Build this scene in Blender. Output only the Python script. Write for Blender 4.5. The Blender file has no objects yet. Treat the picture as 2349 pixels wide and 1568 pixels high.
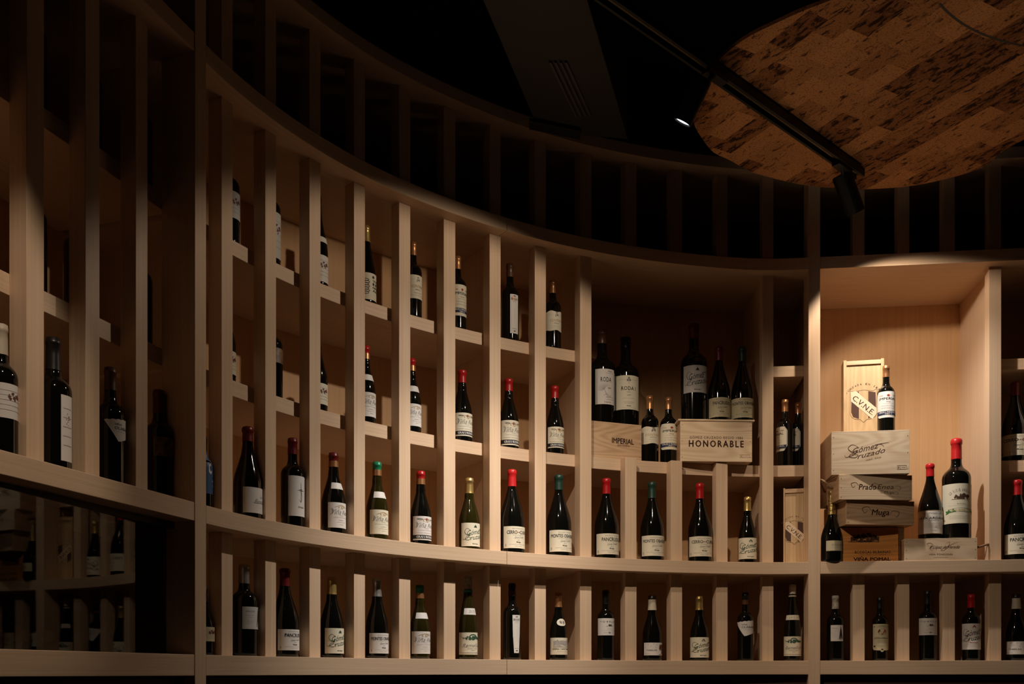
import bpy, math, random
from mathutils import Vector, Matrix
random.seed(7)
S = bpy.context.scene
PI = math.pi

# ------------------------------------------------------------------ camera, light, exposure
F = 2250.0          # focal length in pixels of the 2349 px frame
CX, HY = 1174.5, 1541.0
CAMZ = 0.75
cd = bpy.data.cameras.new('camera')
cam = bpy.data.objects.new('camera', cd)
S.collection.objects.link(cam)
cam.location = (0, 0, CAMZ)
cam.rotation_euler = (PI/2, 0, 0)
cd.sensor_width = 36.0
cd.lens = 36.0*F/2349.0
cd.shift_y = (HY-784.0)/2349.0
cd.clip_start = 0.02
S.camera = cam
S.view_settings.view_transform = 'Standard'
S.view_settings.look = 'None'
S.view_settings.gamma = 1.0
S.view_settings.use_curve_mapping = False
S.view_settings.exposure = 0.0
wd = bpy.data.worlds.new('world')
S.world = wd
wd.use_nodes = True
wd.node_tree.nodes['Background'].inputs[0].default_value = (0.9, 0.75, 0.6, 1)
wd.node_tree.nodes['Background'].inputs[1].default_value = 0.004

WARM = (1.0, 0.80, 0.61)
def ray(px, py, y):
    """point of the view ray of a photo pixel at depth y"""
    return Vector(((px-CX)/F*y, y, CAMZ+(HY-py)/F*y))
def spot(name, loc, target, power, angle, blend, size=0.02, color=WARM, parent=None):
    ld = bpy.data.lights.new(name, 'SPOT')
    ld.energy = power; ld.color = color; ld.spot_size = math.radians(angle)
    ld.spot_blend = blend; ld.shadow_soft_size = size
    o = bpy.data.objects.new(name, ld); S.collection.objects.link(o)
    loc = Vector(loc); o.location = loc
    o.rotation_euler = (Vector(target)-loc).to_track_quat('-Z', 'Y').to_euler()
    return o
_l1 = ray(1566, 280, 3.15); _l2 = ray(1962, 487, 3.90)
LAMPS = [  # face of each spotlight head, aim, watts, cone, blend, radius
    (_l1, _l1+Vector((-0.427, 0.328, -0.843))*1.5, 17.5, 120, 0.22, 0.016),
    (_l2, _l2+Vector((0.46, 0.31, -0.83))*1.5, 19, 106, 0.30, 0.014),
    (Vector((-0.32, 1.25, CAMZ+1.90)), Vector((-1.16, 1.91, CAMZ+0.83)), 46, 36, 0.45, 0.02),
    (Vector((-0.03, 2.55, CAMZ+1.84)), Vector((0.92, 4.20, CAMZ+0.22)), 72, 66, 1.0, 0.018),
    (Vector((0.95, 1.55, CAMZ+2.35)), Vector((1.15, 1.75, 0)), 30, 66, 0.6, 0.03),  # added fill spot, unseen, bounces light off the floor
    (Vector((2.35, 0.60, CAMZ+2.35)), Vector((2.3, 0.9, 0)), 26, 78, 0.6, 0.03),  # added fill spot over the right of the floor, unseen
    (Vector((0.30, -1.2, CAMZ+2.35)), Vector((0.3, -0.8, 0)), 16, 70, 0.6, 0.03),  # added fill spot behind the camera, unseen
    (Vector((0.85, 2.35, 0.32)), Vector((1.36, 3.36, CAMZ+2.0)), 22, 34, 0.5, 0.03),   # unseen uplight, added to brighten the cork disc from below
]
# the two track heads in view: a hot beam in the middle of the wide field
for p, t, w, a in ((LAMPS[0][0], LAMPS[0][1], 96, 56), (LAMPS[0][0], LAMPS[0][1], 34, 86), (LAMPS[1][0], LAMPS[1][1], 46, 80)):
    spot('spotlight_core_beam', p+(t-p).normalized()*0.012, t, w, a, 1.0, 0.016, (1.0, 0.92, 0.84))
for i, (p, t, w, a, b, r) in enumerate(LAMPS):
    d = (t-p).normalized()
    spot('spotlight_beam', p+d*0.012, t, w, a, b, r)

# ------------------------------------------------------------------ helpers
def link(o):
    S.collection.objects.link(o); return o
def tag(o, label=None, cat=None, group=None, kind=None):
    if label: o['label'] = label
    if cat: o['category'] = cat
    if group: o['group'] = group
    if kind: o['kind'] = kind
    return o
def empty(name, loc=(0, 0, 0), rz=0.0):
    o = bpy.data.objects.new(name, None); o.empty_display_size = 0.05
    o.location = loc; o.rotation_euler = (0, 0, rz)
    return link(o)
class MB:
    def __init__(s): s.v = []; s.f = []; s.uv = []; s.m = []
    def face(s, pts, uv=None, mi=0):
        n = len(s.v); s.v += [tuple(p) for p in pts]
        s.f.append(tuple(range(n, n+len(pts))))
        s.uv.append(uv if uv else [(0, 0)]*len(pts)); s.m.append(mi)
    def prism(s, base, z0, z1, mi=0, grain='z'):
        """base: list of (x,y) counter-clockwise; grain along z or along the longer side"""
        n = len(base); o = random.random()*7
        per = 0
        for i in range(n):
            a = base[i]; b = base[(i+1) % n]
            L = math.dist(a, b)
            p = [(a[0], a[1], z0), (b[0], b[1], z0), (b[0], b[1], z1), (a[0], a[1], z1)]
            if grain == 'z': uv = [(z0+o, per), (z0+o, per+L), (z1+o, per+L), (z1+o, per)]
            else: uv = [(per+o, z0), (per+L+o, z0), (per+L+o, z1), (per+o, z1)]
            s.face(p, uv, mi); per += L
        a, b = base[0], base[1]
        L = math.dist(a, b); d = ((b[0]-a[0])/L, (b[1]-a[1])/L)
        def q(p):
            x, y = p[0]-a[0], p[1]-a[1]
            return (x*d[0]+y*d[1]+o, -x*d[1]+y*d[0])
        s.face([(p[0], p[1], z1) for p in base], [q(p) for p in base], mi)
        s.face([(p[0], p[1], z0) for p in reversed(base)], [q(p) for p in reversed(base)], mi)
    def box(s, x0, x1, y0, y1, z0, z1, mi=0, grain='x'):
        s.prism([(x0, y0), (x1, y0), (x1, y1), (x0, y1)], z0, z1, mi, grain)
    def tube(s, pts, r, n=8, mi=0, caps=True):
        pts = [Vector(p) for p in pts]; rings = []
        for i, p in enumerate(pts):
            t = (pts[min(i+1, len(pts)-1)]-pts[max(i-1, 0)]).normalized()
            u = t.cross(Vector((0, 0, 1)))
            if u.length < 1e-3: u = t.cross(Vector((0, 1, 0)))
            u.normalize(); w = t.cross(u)
            rings.append([p+(u*math.cos(2*PI*k/n)+w*math.sin(2*PI*k/n))*r for k in range(n)])
        for a, b in zip(rings, rings[1:]):
            for k in range(n):
                s.face([a[k], a[(k+1) % n], b[(k+1) % n], b[k]], None, mi)
        if caps:
            s.face(rings[0], None, mi); s.face(list(reversed(rings[-1])), None, mi)
    def build(s, name, mats, parent=None, smooth=False, bevel=0.0, loc=None, merge=True):
        me = bpy.data.meshes.new(name)
        me.from_pydata(s.v, [], s.f)
        uvl = me.uv_layers.new(name='UVMap')
        flat = [c for f in s.uv for c in f]
        for i, c in enumerate(flat): uvl.data[i].uv = c
        if not isinstance(mats, (list, tuple)): mats = [mats]
        for m in mats: me.materials.append(m)
        for p, mi in zip(me.polygons, s.m):
            p.material_index = mi; p.use_smooth = smooth
        if merge:
            import bmesh
            bm = bmesh.new(); bm.from_mesh(me)
            bmesh.ops.remove_doubles(bm, verts=bm.verts, dist=1e-5)
            bmesh.ops.recalc_face_normals(bm, faces=bm.faces)
            bm.to_mesh(me); bm.free()
        o = bpy.data.objects.new(name, me); link(o)
        if parent: o.parent = parent
        if loc: o.location = loc
        if bevel:
            b = o.modifiers.new('bevel', 'BEVEL'); b.width = bevel; b.segments = 2
            b.limit_method = 'ANGLE'; b.harden_normals = False
        return o

# ------------------------------------------------------------------ materials
def new_mat(name):
    m = bpy.data.materials.new(name); m.use_nodes = True
    return m, m.node_tree, m.node_tree.nodes['Principled BSDF']
def plain(name, col, rough=0.5, metal=0.0, spec=0.5, coat=0.0):
    m, t, p = new_mat(name)
    p.inputs['Base Color'].default_value = (*col, 1)
    p.inputs['Roughness'].default_value = rough
    p.inputs['Metallic'].default_value = metal
    p.inputs['Specular IOR Level'].default_value = spec
    p.inputs['Coat Weight'].default_value = coat
    return m
def speckle(name, c1, c2, scale, rough, metal=0.0, bump=0.0):
    m, t, p = new_mat(name)
    tc = t.nodes.new('ShaderNodeTexCoord'); n = t.nodes.new('ShaderNodeTexNoise')
    n.inputs['Scale'].default_value = scale; n.inputs['Detail'].default_value = 4
    r = t.nodes.new('ShaderNodeValToRGB')
    r.color_ramp.elements[0].position = 0.35; r.color_ramp.elements[0].color = (*c1, 1)
    r.color_ramp.elements[1].position = 0.68; r.color_ramp.elements[1].color = (*c2, 1)
    t.links.new(tc.outputs['Object'], n.inputs['Vector'])
    t.links.new(n.outputs['Fac'], r.inputs['Fac'])
    t.links.new(r.outputs['Color'], p.inputs['Base Color'])
    p.inputs['Roughness'].default_value = rough; p.inputs['Metallic'].default_value = metal
    if bump:
        b = t.nodes.new('ShaderNodeBump'); b.inputs['Strength'].default_value = bump
        b.inputs['Distance'].default_value = 0.002
        t.links.new(n.outputs['Fac'], b.inputs['Height']); t.links.new(b.outputs['Normal'], p.inputs['Normal'])
    return m
def wood(name, light, dark, along=2.2, across=110.0, rings=0.0, rough=0.42, lo=0.3, hi=0.75, knots=False):
    m, t, p = new_mat(name)
    L = t.links.new
    uv = t.nodes.new('ShaderNodeUVMap'); oi = t.nodes.new('ShaderNodeObjectInfo')
    mp = t.nodes.new('ShaderNodeMapping'); mp.inputs['Scale'].default_value = (along, across, 1)
    L(uv.outputs['UV'], mp.inputs['Vector'])
    cmb = t.nodes.new('ShaderNodeCombineXYZ'); mul = t.nodes.new('ShaderNodeMath'); mul.operation = 'MULTIPLY'
    mul.inputs[1].default_value = 37.0
    L(oi.outputs['Random'], mul.inputs[0]); L(mul.outputs[0], cmb.inputs[2]); L(cmb.outputs[0], mp.inputs['Location'])
    n = t.nodes.new('ShaderNodeTexNoise'); n.inputs['Scale'].default_value = 1.0
    n.inputs['Detail'].default_value = 5; n.inputs['Roughness'].default_value = 0.65; n.inputs['Distortion'].default_value = 0.15
    L(mp.outputs[0], n.inputs['Vector'])
    fac = n.outputs['Fac']
    if rings:
        mp2 = t.nodes.new('ShaderNodeMapping'); mp2.inputs['Scale'].default_value = (0.7, 5.0, 1)
        L(uv.outputs['UV'], mp2.inputs['Vector']); L(cmb.outputs[0], mp2.inputs['Location'])
        n2 = t.nodes.new('ShaderNodeTexNoise'); n2.inputs['Scale'].default_value = 1.3; n2.inputs['Detail'].default_value = 1
        L(mp2.outputs[0], n2.inputs['Vector'])
        k = t.nodes.new('ShaderNodeMath'); k.operation = 'MULTIPLY'; k.inputs[1].default_value = rings
        L(n2.outputs['Fac'], k.inputs[0])
        sn = t.nodes.new('ShaderNodeMath'); sn.operation = 'SINE'; L(k.outputs[0], sn.inputs[0])
        mr = t.nodes.new('ShaderNodeMapRange'); mr.inputs[1].default_value = -1; mr.inputs[2].default_value = 1
        L(sn.outputs[0], mr.inputs[0])
        mx = t.nodes.new('ShaderNodeMix'); mx.data_type = 'FLOAT'; mx.inputs[0].default_value = 0.30
        L(n.outputs['Fac'], mx.inputs[2]); L(mr.outputs[0], mx.inputs[3]); fac = mx.outputs[0]
    r = t.nodes.new('ShaderNodeValToRGB')
    r.color_ramp.elements[0].position = lo; r.color_ramp.elements[0].color = (*dark, 1)
    r.color_ramp.elements[1].position = hi; r.color_ramp.elements[1].color = (*light, 1)
    L(fac, r.inputs['Fac']); col = r.outputs['Color']
    if knots:
        mp3 = t.nodes.new('ShaderNodeMapping'); mp3.inputs['Scale'].default_value = (6.5, 9.0, 1)
        L(uv.outputs['UV'], mp3.inputs['Vector']); L(cmb.outputs[0], mp3.inputs['Location'])
        vo = t.nodes.new('ShaderNodeTexVoronoi'); vo.inputs['Scale'].default_value = 1.0
        L(mp3.outputs[0], vo.inputs['Vector'])
        rr = t.nodes.new('ShaderNodeValToRGB')
        rr.color_ramp.elements[0].position = 0.035; rr.color_ramp.elements[0].color = (0.28, 0.12, 0.045, 1)
        rr.color_ramp.elements[1].position = 0.10; rr.color_ramp.elements[1].color = (1, 1, 1, 1)
        L(vo.outputs['Distance'], rr.inputs['Fac'])
        m2 = t.nodes.new('ShaderNodeMix'); m2.data_type = 'RGBA'; m2.blend_type = 'MULTIPLY'; m2.inputs[0].default_value = 0.75
        L(col, m2.inputs[6]); L(rr.outputs['Color'], m2.inputs[7]); col = m2.outputs[2]
    L(col, p.inputs['Base Color'])
    p.inputs['Roughness'].default_value = rough; p.inputs['Specular IOR Level'].default_value = 0.3
    b = t.nodes.new('ShaderNodeBump'); b.inputs['Strength'].default_value = 0.12; b.inputs['Distance'].default_value = 0.001
    L(n.outputs['Fac'], b.inputs['Height']); L(b.outputs['Normal'], p.inputs['Normal'])
    return m
BEECH = wood('beech_veneer', (0.76, 0.56, 0.39), (0.63, 0.445, 0.29), 1.6, 130)
BEECH_BACK = wood('beech_back_bounce_tint', (0.72, 0.45, 0.235), (0.62, 0.37, 0.18), 1.2, 60)  # same beech as the rack, orange of bounced light put into its colour
PINE = wood('pale_pine', (0.80, 0.62, 0.43), (0.62, 0.44, 0.27), 2.0, 70, rings=150, lo=0.15, hi=0.62)
PINE_KNOT = wood('knotty_pine', (0.82, 0.67, 0.48), (0.66, 0.47, 0.30), 2.0, 60, rings=170, lo=0.15, hi=0.60, knots=True)
PINE_TAN = wood('tan_pine', (0.66, 0.45, 0.28), (0.46, 0.29, 0.16), 2.0, 70, rings=140, lo=0.15, hi=0.65)
PINE_ORANGE = wood('orange_varnished_pine', (0.72, 0.32, 0.09), (0.50, 0.19, 0.05), 2.0, 60, rings=120, lo=0.15, hi=0.7)
PINE_BOX = wood('honey_pine', (0.62, 0.43, 0.24), (0.50, 0.33, 0.17), 2.0, 60, rings=120, lo=0.15, hi=0.65)
PINE_EDGE = wood('pine_end', (0.58, 0.38, 0.22), (0.42, 0.26, 0.14), 3, 80)
DARK_PLINTH = plain('dark_brown_panel', (0.055, 0.024, 0.016), 0.6)
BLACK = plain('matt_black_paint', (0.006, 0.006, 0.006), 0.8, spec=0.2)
BLACK_METAL = plain('black_metal', (0.004, 0.004, 0.004), 0.5, 0.0, 0.3)
CEIL = plain('black_ceiling_paint', (0.004, 0.004, 0.004), 0.9, spec=0.1)
FLOORM = wood('dark_oak_floor', (0.060, 0.034, 0.018), (0.035, 0.018, 0.009), 1.0, 14)
ROPE = speckle('hemp_rope', (0.20, 0.11, 0.05), (0.45, 0.30, 0.16), 400, 0.9, bump=0.5)
NAIL = plain('nail', (0.03, 0.02, 0.015), 0.6)
def glassmat(name, col):
    m = plain(name, col, 0.06, 0, 0.6)
    m.node_tree.nodes['Principled BSDF'].inputs['IOR'].default_value = 1.52
    return m
G_BLACK = glassmat('dark_bottle_glass', (0.004, 0.004, 0.003))
G_OLIVE = glassmat('olive_bottle_glass', (0.020, 0.016, 0.003))
FOIL = dict(
    gold=plain('gold_capsule', (0.62, 0.43, 0.15), 0.32, 0.75),
    copper=plain('copper_capsule', (0.50, 0.24, 0.10), 0.35, 0.7),
    silver=plain('silver_capsule', (0.55, 0.53, 0.50), 0.32, 0.8),
    black=plain('black_capsule', (0.012, 0.011, 0.011), 0.35),
    brown=plain('brown_capsule', (0.10, 0.04, 0.02), 0.35),
    red=plain('red_wax', (0.42, 0.010, 0.012), 0.32),
    bright=plain('bright_red_wax', (0.60, 0.018, 0.020), 0.35),
    darkred=plain('dark_red_capsule', (0.13, 0.008, 0.008), 0.35),
    green=plain('green_capsule', (0.012, 0.20, 0.085), 0.32),
    darkgreen=plain('dark_green_wax', (0.012, 0.045, 0.030), 0.4),
    cream=plain('cream_capsule', (0.60, 0.52, 0.40), 0.5),
    grey=speckle('grey_patterned_capsule', (0.30, 0.26, 0.22), (0.55, 0.48, 0.40), 90, 0.45),
    foil=speckle('crinkled_gold_foil', (0.35, 0.24, 0.07), (0.80, 0.62, 0.26), 130, 0.3, 0.8, bump=1.0),
    teal=plain('teal_band', (0.05, 0.32, 0.26), 0.4),
)
P_WHITE = plain('white_paper', (0.74, 0.71, 0.67), 0.6)
P_CREAM = plain('cream_paper', (0.74, 0.69, 0.54), 0.6)
P_OLD = plain('yellowed_paper', (0.56, 0.50, 0.32), 0.6)
P_GREY = plain('grey_paper', (0.55, 0.53, 0.50), 0.6)
P_BLUE = plain('blue_paper', (0.03, 0.09, 0.22), 0.5)
P_DARK = speckle('bronze_paper', (0.06, 0.03, 0.02), (0.35, 0.2, 0.1), 60, 0.45)
INK = plain('black_ink', (0.012, 0.012, 0.012), 0.6)
INK_GREY = plain('grey_ink', (0.24, 0.22, 0.20), 0.7)
INK_LGREY = plain('pale_grey_ink', (0.42, 0.39, 0.36), 0.7)
INK_RED = plain('red_ink', (0.35, 0.03, 0.02), 0.6)
INK_BROWN = plain('branded_brown', (0.075, 0.028, 0.012), 0.7)
INK_GREEN = plain('green_ink', (0.04, 0.16, 0.04), 0.6)
INK_NAVY = plain('navy_ink', (0.015, 0.025, 0.07), 0.6)
INK_GOLD = plain('gold_ink', (0.42, 0.26, 0.10), 0.5)
INK_WHITE = plain('white_ink', (0.75, 0.73, 0.70), 0.6)
INK_COPPER = plain('copper_print', (0.55, 0.22, 0.09), 0.4, 0.4)

# ------------------------------------------------------------------ plan of the curved wall (arc length -> x, y, tangent angle)
KN = [0, .35, .7, 1.1, 1.5, 1.9, 2.3, 2.7]
KV = [-0.668, -0.4811, -0.5744, -0.3966, -0.3932, -0.4342, -0.287, -1.3306]
DS = 0.005
def kappa(s):
    if s < 0 or s > 2.7: return 0.0
    for i in range(7):
        if s <= KN[i+1]:
            t = (s-KN[i])/(KN[i+1]-KN[i]); return KV[i]*(1-t)+KV[i+1]*t
    return 0.0
CUR = []
def _int(sign, n):
    x, y, a = -0.8716, 2.824, 1.2645; out = []; s = 0.0
    for i in range(n):
        s += sign*DS
        if sign > 0:
            a += kappa(s)*DS; x += math.cos(a)*DS; y += math.sin(a)*DS
        else:
            x -= math.cos(a)*DS; y -= math.sin(a)*DS
        out.append((s, x, y, a))
    return out
CUR = list(reversed(_int(-1, 300))) + [(0.0, -0.8716, 2.824, 1.2645)] + _int(1, 900)
CUR = [c for c in CUR if c[2] > 0.5]
_cache = {}
def offc(off):
    k = round(off, 4)
    if k not in _cache:
        q = []
        for s, x, y, a in CUR:
            X = x-math.sin(a)*off; Y = y+math.cos(a)*off
            q.append((CX+F*X/Y, X, Y, a, s))
        _cache[k] = q
    return _cache[k]
def at(px, off=0.0):
    """plan point at distance off behind the rail front seen at photo column px -> x, y, normal angle(sin,cos), s"""
    q = offc(off)
    for a, b in zip(q, q[1:]):
        if a[0] <= px <= b[0]:
            t = (px-a[0])/(b[0]-a[0])
            an = a[3]*(1-t)+b[3]*t
            return (a[1]*(1-t)+b[1]*t, a[2]*(1-t)+b[2]*t, (-math.sin(an), math.cos(an)), a[4]*(1-t)+b[4]*t)
    e = q[0] if px < q[0][0] else q[-1]
    return (e[1], e[2], (-math.sin(e[3]), math.cos(e[3])), e[4])
def s_of(px, off=0.0): return at(px, off)[3]
def pt(s, off):
    i = min(max((s-CUR[0][0])/DS, 0), len(CUR)-1.001); k = int(i); t = i-k
    a, b = CUR[k], CUR[k+1]; an = a[3]*(1-t)+b[3]*t
    return (a[1]*(1-t)+b[1]*t-math.sin(an)*off, a[2]*(1-t)+b[2]*t+math.cos(an)*off)
def slab(mb, s0, s1, o0, o1, z0, z1, step=0.03, grain='s'):
    z0 += CAMZ; z1 += CAMZ
    n = max(1, int(math.ceil((s1-s0)/step)))
    S_ = [s0+(s1-s0)*i/n for i in range(n+1)]
    f = [pt(s, o0) for s in S_]; b = [pt(s, o1) for s in S_]
    def U(s, v): return (s, v) if grain == 's' else (v, s)
    for i in range(n):
        a, c = S_[i], S_[i+1]
        F0, F1, B0, B1 = f[i], f[i+1], b[i], b[i+1]
        mb.face([(*F0, z0), (*F1, z0), (*F1, z1), (*F0, z1)], [U(a, z0), U(c, z0), U(c, z1), U(a, z1)])
        mb.face([(*B1, z0), (*B0, z0), (*B0, z1), (*B1, z1)], [U(c, z0+.3), U(a, z0+.3), U(a, z1+.3), U(c, z1+.3)])
        mb.face([(*F0, z1), (*F1, z1), (*B1, z1), (*B0, z1)], [(a, o0), (c, o0), (c, o1), (a, o1)])
        mb.face([(*F1, z0), (*F0, z0), (*B0, z0), (*B1, z0)], [(c, o0), (a, o0), (a, o1), (c, o1)])
    for k, s in ((0, s0), (n, s1)):
        q = [(*f[k], z0), (*f[k], z1), (*b[k], z1), (*b[k], z0)]
        mb.face(q if k == 0 else q[::-1], [(o0, z0), (o0, z1), (o1, z1), (o1, z0)] if k == 0 else [(o1, z0), (o1, z1), (o0, z1), (o0, z0)])

# heights above the camera
Z_BOT = (-0.010, 0.0500); Z_MID = (0.4255, 0.478); Z_UP = (1.745, 1.797); Z_TOP = (2.180, 2.228)
Z_L2 = (0.870, 0.920); Z_L1 = (1.314, 1.362)
D_POST, W_POST, D_LIP, D_BACK = 0.058, 0.050, 0.108, 0.49

def post_box(pl, pr, off, depth, z0, z1, parent, name='post', mat=None):
    a = at(pl, off); b = at(pr, off)
    nx, ny = at((pl+pr)/2, off)[2]
    # keep the front face perpendicular to the local normal
    cxp, cyp = (a[0]+b[0])/2, (a[1]+b[1])/2
    tx, ty = ny, -nx
    h = math.dist(a[:2], b[:2])/2
    base = [(cxp-tx*h, cyp-ty*h), (cxp+tx*h, cyp+ty*h), (cxp+tx*h+nx*depth, cyp+ty*h+ny*depth), (cxp-tx*h+nx*depth, cyp-ty*h+ny*depth)]
    mb = MB(); mb.prism(base, CAMZ+z0, CAMZ+z1, 0, 'z')
    return mb.build(name, mat or BEECH, parent, bevel=0.0012)
def panel(px, o0, o1, z0, z1, parent, th=0.018, shift=0.0, name='divider_panel'):
    x, y, n, s = at(px, o0)
    s += shift
    p0 = pt(s, o0)
    base = [(p0[0]-n[1]*th/2, p0[1]+n[0]*th/2), (p0[0]+n[1]*th/2, p0[1]-n[0]*th/2)]
    base += [(base[1][0]+n[0]*(o1-o0), base[1][1]+n[1]*(o1-o0)), (base[0][0]+n[0]*(o1-o0), base[0][1]+n[1]*(o1-o0))]
    mb = MB(); mb.prism(base, CAMZ+z0, CAMZ+z1, 0, 'z')
    return mb.build(name, BEECH, parent)

POSTS_L = [(-98, -50), (61, 101.3), (195.9, 228.6), (311.6, 338.7)]
POSTS_C = [(508.3, 534), (608.5, 633.5), (709.8, 735.4), (811.9, 837.5), (915.5, 941.5), (1018, 1044.7), (1123.2, 1148.6),
           (1226.8, 1252.5), (1330.8, 1356.9), (1434.3, 1460.3), (1539.3, 1565), (1643.4, 1669.3), (1748.8, 1774.4)]
POSTS_R = [(1956.4, 1983.5), (2058.8, 2086.3), (2162.9, 2190.6), (2268.5, 2297), (2374, 2402), (2478, 2506)]
MUL_L, MUL_R = (447.3, 473.0), (1854.5, 1881.6)
sL0, sL1 = CUR[0][0]+0.02, s_of(MUL_L[0])
sC0, sC1 = s_of(MUL_L[1]), s_of(MUL_R[0])
sJ = s_of(1163.0)
sR0, sR1 = s_of(MUL_R[1]), s_of(2620)
sML, sMR = (sL1+sC0)/2, (sC1+sR0)/2

def rack(name, label, spans, posts, lipspans, no_mid=(), short=(), glass=False, backs=None):
    root = empty(name, (0, 0, 0)); tag(root, label, 'wine rack', 'sections of the wine rack wall')
    for (z0, z1), nm in ((Z_BOT, 'bottom_rail'), (Z_MID, 'middle_rail'), (Z_UP, 'upper_rail'), (Z_TOP, 'top_rail')):
        for a, b in spans:
            mb = MB(); slab(mb, a, b, 0.0, D_BACK, z0, z1)
            mb.build(nm, BEECH, root, bevel=0.0015)
    for a, b in lipspans:
        for (z0, z1) in (Z_L2, Z_L1):
            if (a, b) in short and z0 == Z_L1[0]: continue
            mb = MB(); slab(mb, a, b, D_LIP, D_BACK, z0, z1)
            mb.build('shelf', BEECH, root, bevel=0.0012)
    for i, (pl, pr) in enumerate(posts):
        if not glass: post_box(pl, pr, D_POST, W_POST, Z_BOT[1], Z_MID[0], root)
        if i in no_mid: pass
        elif (pl, pr) in short: post_box(pl, pr, D_POST, W_POST, Z_MID[1], 0.918, root, 'short_post')
        else: post_box(pl, pr, D_POST, W_POST, Z_MID[1], Z_UP[0], root)
        post_box(pl, pr, D_POST, W_POST, Z_UP[1], Z_TOP[0], root)
    return root

big0, big1 = s_of(1344, D_LIP), s_of(1761, D_LIP)
lc = s_of(1136, D_LIP)
left = rack('wine_rack', 'left section of the pale beech wine rack wall, above the dark glass door', [(sL0, sL1)], POSTS_L, [(sL0, sL1+0.02)], glass=True)
center = rack('wine_rack', 'curved middle section of the pale beech wine rack wall between two full-height mullions',
              [(sC0, sJ-0.0008), (sJ+0.0008, sC1)], POSTS_C,
              [(sC0, lc), (lc, big0), (big0, big1), (big1, sC1)],
              short=((1434.3, 1460.3), (1539.3, 1565), (1643.4, 1669.3), (big0, big1)))
right = rack('wine_rack', 'right section of the pale beech wine rack wall with the tall lit display niche',
             [(sR0, sR1)], POSTS_R, [(s_of(2284, D_LIP), sR1)], no_mid=(0, 1, 2))
for (a, b), par in ((MUL_L, center), (MUL_R, center)):
    o = post_box(a, b, -0.002, 0.111, -CAMZ, Z_TOP[1]+0.004, par, 'mullion')
# rails run on behind the mullions
for (a, b) in ((sL1, sC0), (sC1, sR0)):
    for z0, z1 in (Z_BOT, Z_MID, Z_UP, Z_TOP):
        mb = MB(); slab(mb, a+.0002, b-.0002, 0.112, D_BACK, z0, z1); mb.build('rail_joint', BEECH, center)
# back panels and partitions
for par, a, b in ((left, sL0, sML), (center, sML, sMR), (right, sMR, sR1)):
    mb = MB(); slab(mb, a, b, D_BACK, D_BACK+0.018, -0.05, Z_UP[1], grain='z'); mb.build('back_panel', BEECH_BACK, par)
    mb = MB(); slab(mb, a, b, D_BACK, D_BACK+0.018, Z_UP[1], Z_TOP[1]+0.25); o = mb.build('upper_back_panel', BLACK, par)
    mb = MB(); slab(mb, a, b, 0.035, 0.055, -CAMZ+0.0, Z_BOT[0]); mb.build('plinth_panel', DARK_PLINTH, par)
for px, par in ((460, center), (1136, center), (1344, center), (1761, center), (1868, center), (2283, right)):
    for z0, z1 in ((Z_BOT[1], Z_MID[0]), (Z_MID[1], Z_UP[0])):
        th = 0.018
        if px in (1868, 2283, 1761): th = 0.044
        panel(px, D_LIP+0.0005, D_BACK-0.0005, z0, z1, par, th)
# glass door of the cooler under the left section
GL0 = s_of(-260, D_LIP); GL1 = s_of(MUL_L[0], D_LIP)
GLASS, t_, p_ = new_mat('smoked_glass')
p_.inputs['Base Color'].default_value = (0.006, 0.005, 0.004, 1); p_.inputs['Roughness'].default_value = 0.015
p_.inputs['IOR'].default_value = 1.42; p_.inputs['Transmission Weight'].default_value = 1.0
p_.inputs['Base Color'].default_value = (0.35, 0.30, 0.26, 1)
_e = pt(GL1-0.0015, D_LIP); _f = pt(GL0, D_LIP-0.096*(GL1-GL0)/1.05)
_t = Vector((_e[0]-_f[0], _e[1]-_f[1])).normalized(); _n = Vector((-_t.y, _t.x))*0.006
mb = MB(); mb.prism([_f, _e, (_e[0]+_n.x, _e[1]+_n.y), (_f[0]+_n.x, _f[1]+_n.y)], CAMZ+Z_BOT[1]+0.001, CAMZ+Z_MID[0]-0.020)
door = mb.build('glass_door', GLASS, left)
mb = MB(); slab(mb, GL0, GL1-0.001, D_LIP-0.04, D_LIP+0.03, Z_MID[0]-0.019, Z_MID[0]-0.0005, step=5)
mb.build('door_head_strip', plain('dark_wood_strip', (0.05, 0.028, 0.016), 0.5), left)
for zz in (0.085, 0.375):
    mb = MB(); x, y, n, s = at(400, D_LIP-0.012)
    a = pt(s-0.012, D_LIP-0.010); b = pt(s+0.012, D_LIP-0.010); c = pt(s+0.012, D_LIP-0.001); d = pt(s-0.012, D_LIP-0.001)
    mb.prism([a, b, c, d], CAMZ+zz-0.016, CAMZ+zz+0.016)
    mb.build('hinge', plain('dull_steel', (0.12, 0.11, 0.11), 0.35, 0.8), door)
mb = MB(); slab(mb, GL0, GL1-0.01, D_LIP+0.06, D_BACK-0.01, 0.051, 0.055, step=5); mb.build('cooler_tray', BLACK, left)
mb = MB(); slab(mb, GL0, GL1-0.02, D_BACK-0.012, D_BACK-0.004, 0.056, Z_MID[0]-0.001, step=5); mb.build('cooler_back', BLACK, left)
mb = MB(); slab(mb, GL1-0.022, GL1-0.019, D_LIP+0.04, D_BACK-0.014, 0.056, Z_MID[0]-0.021, step=5); mb.build('cooler_side', BLACK, left)

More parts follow.
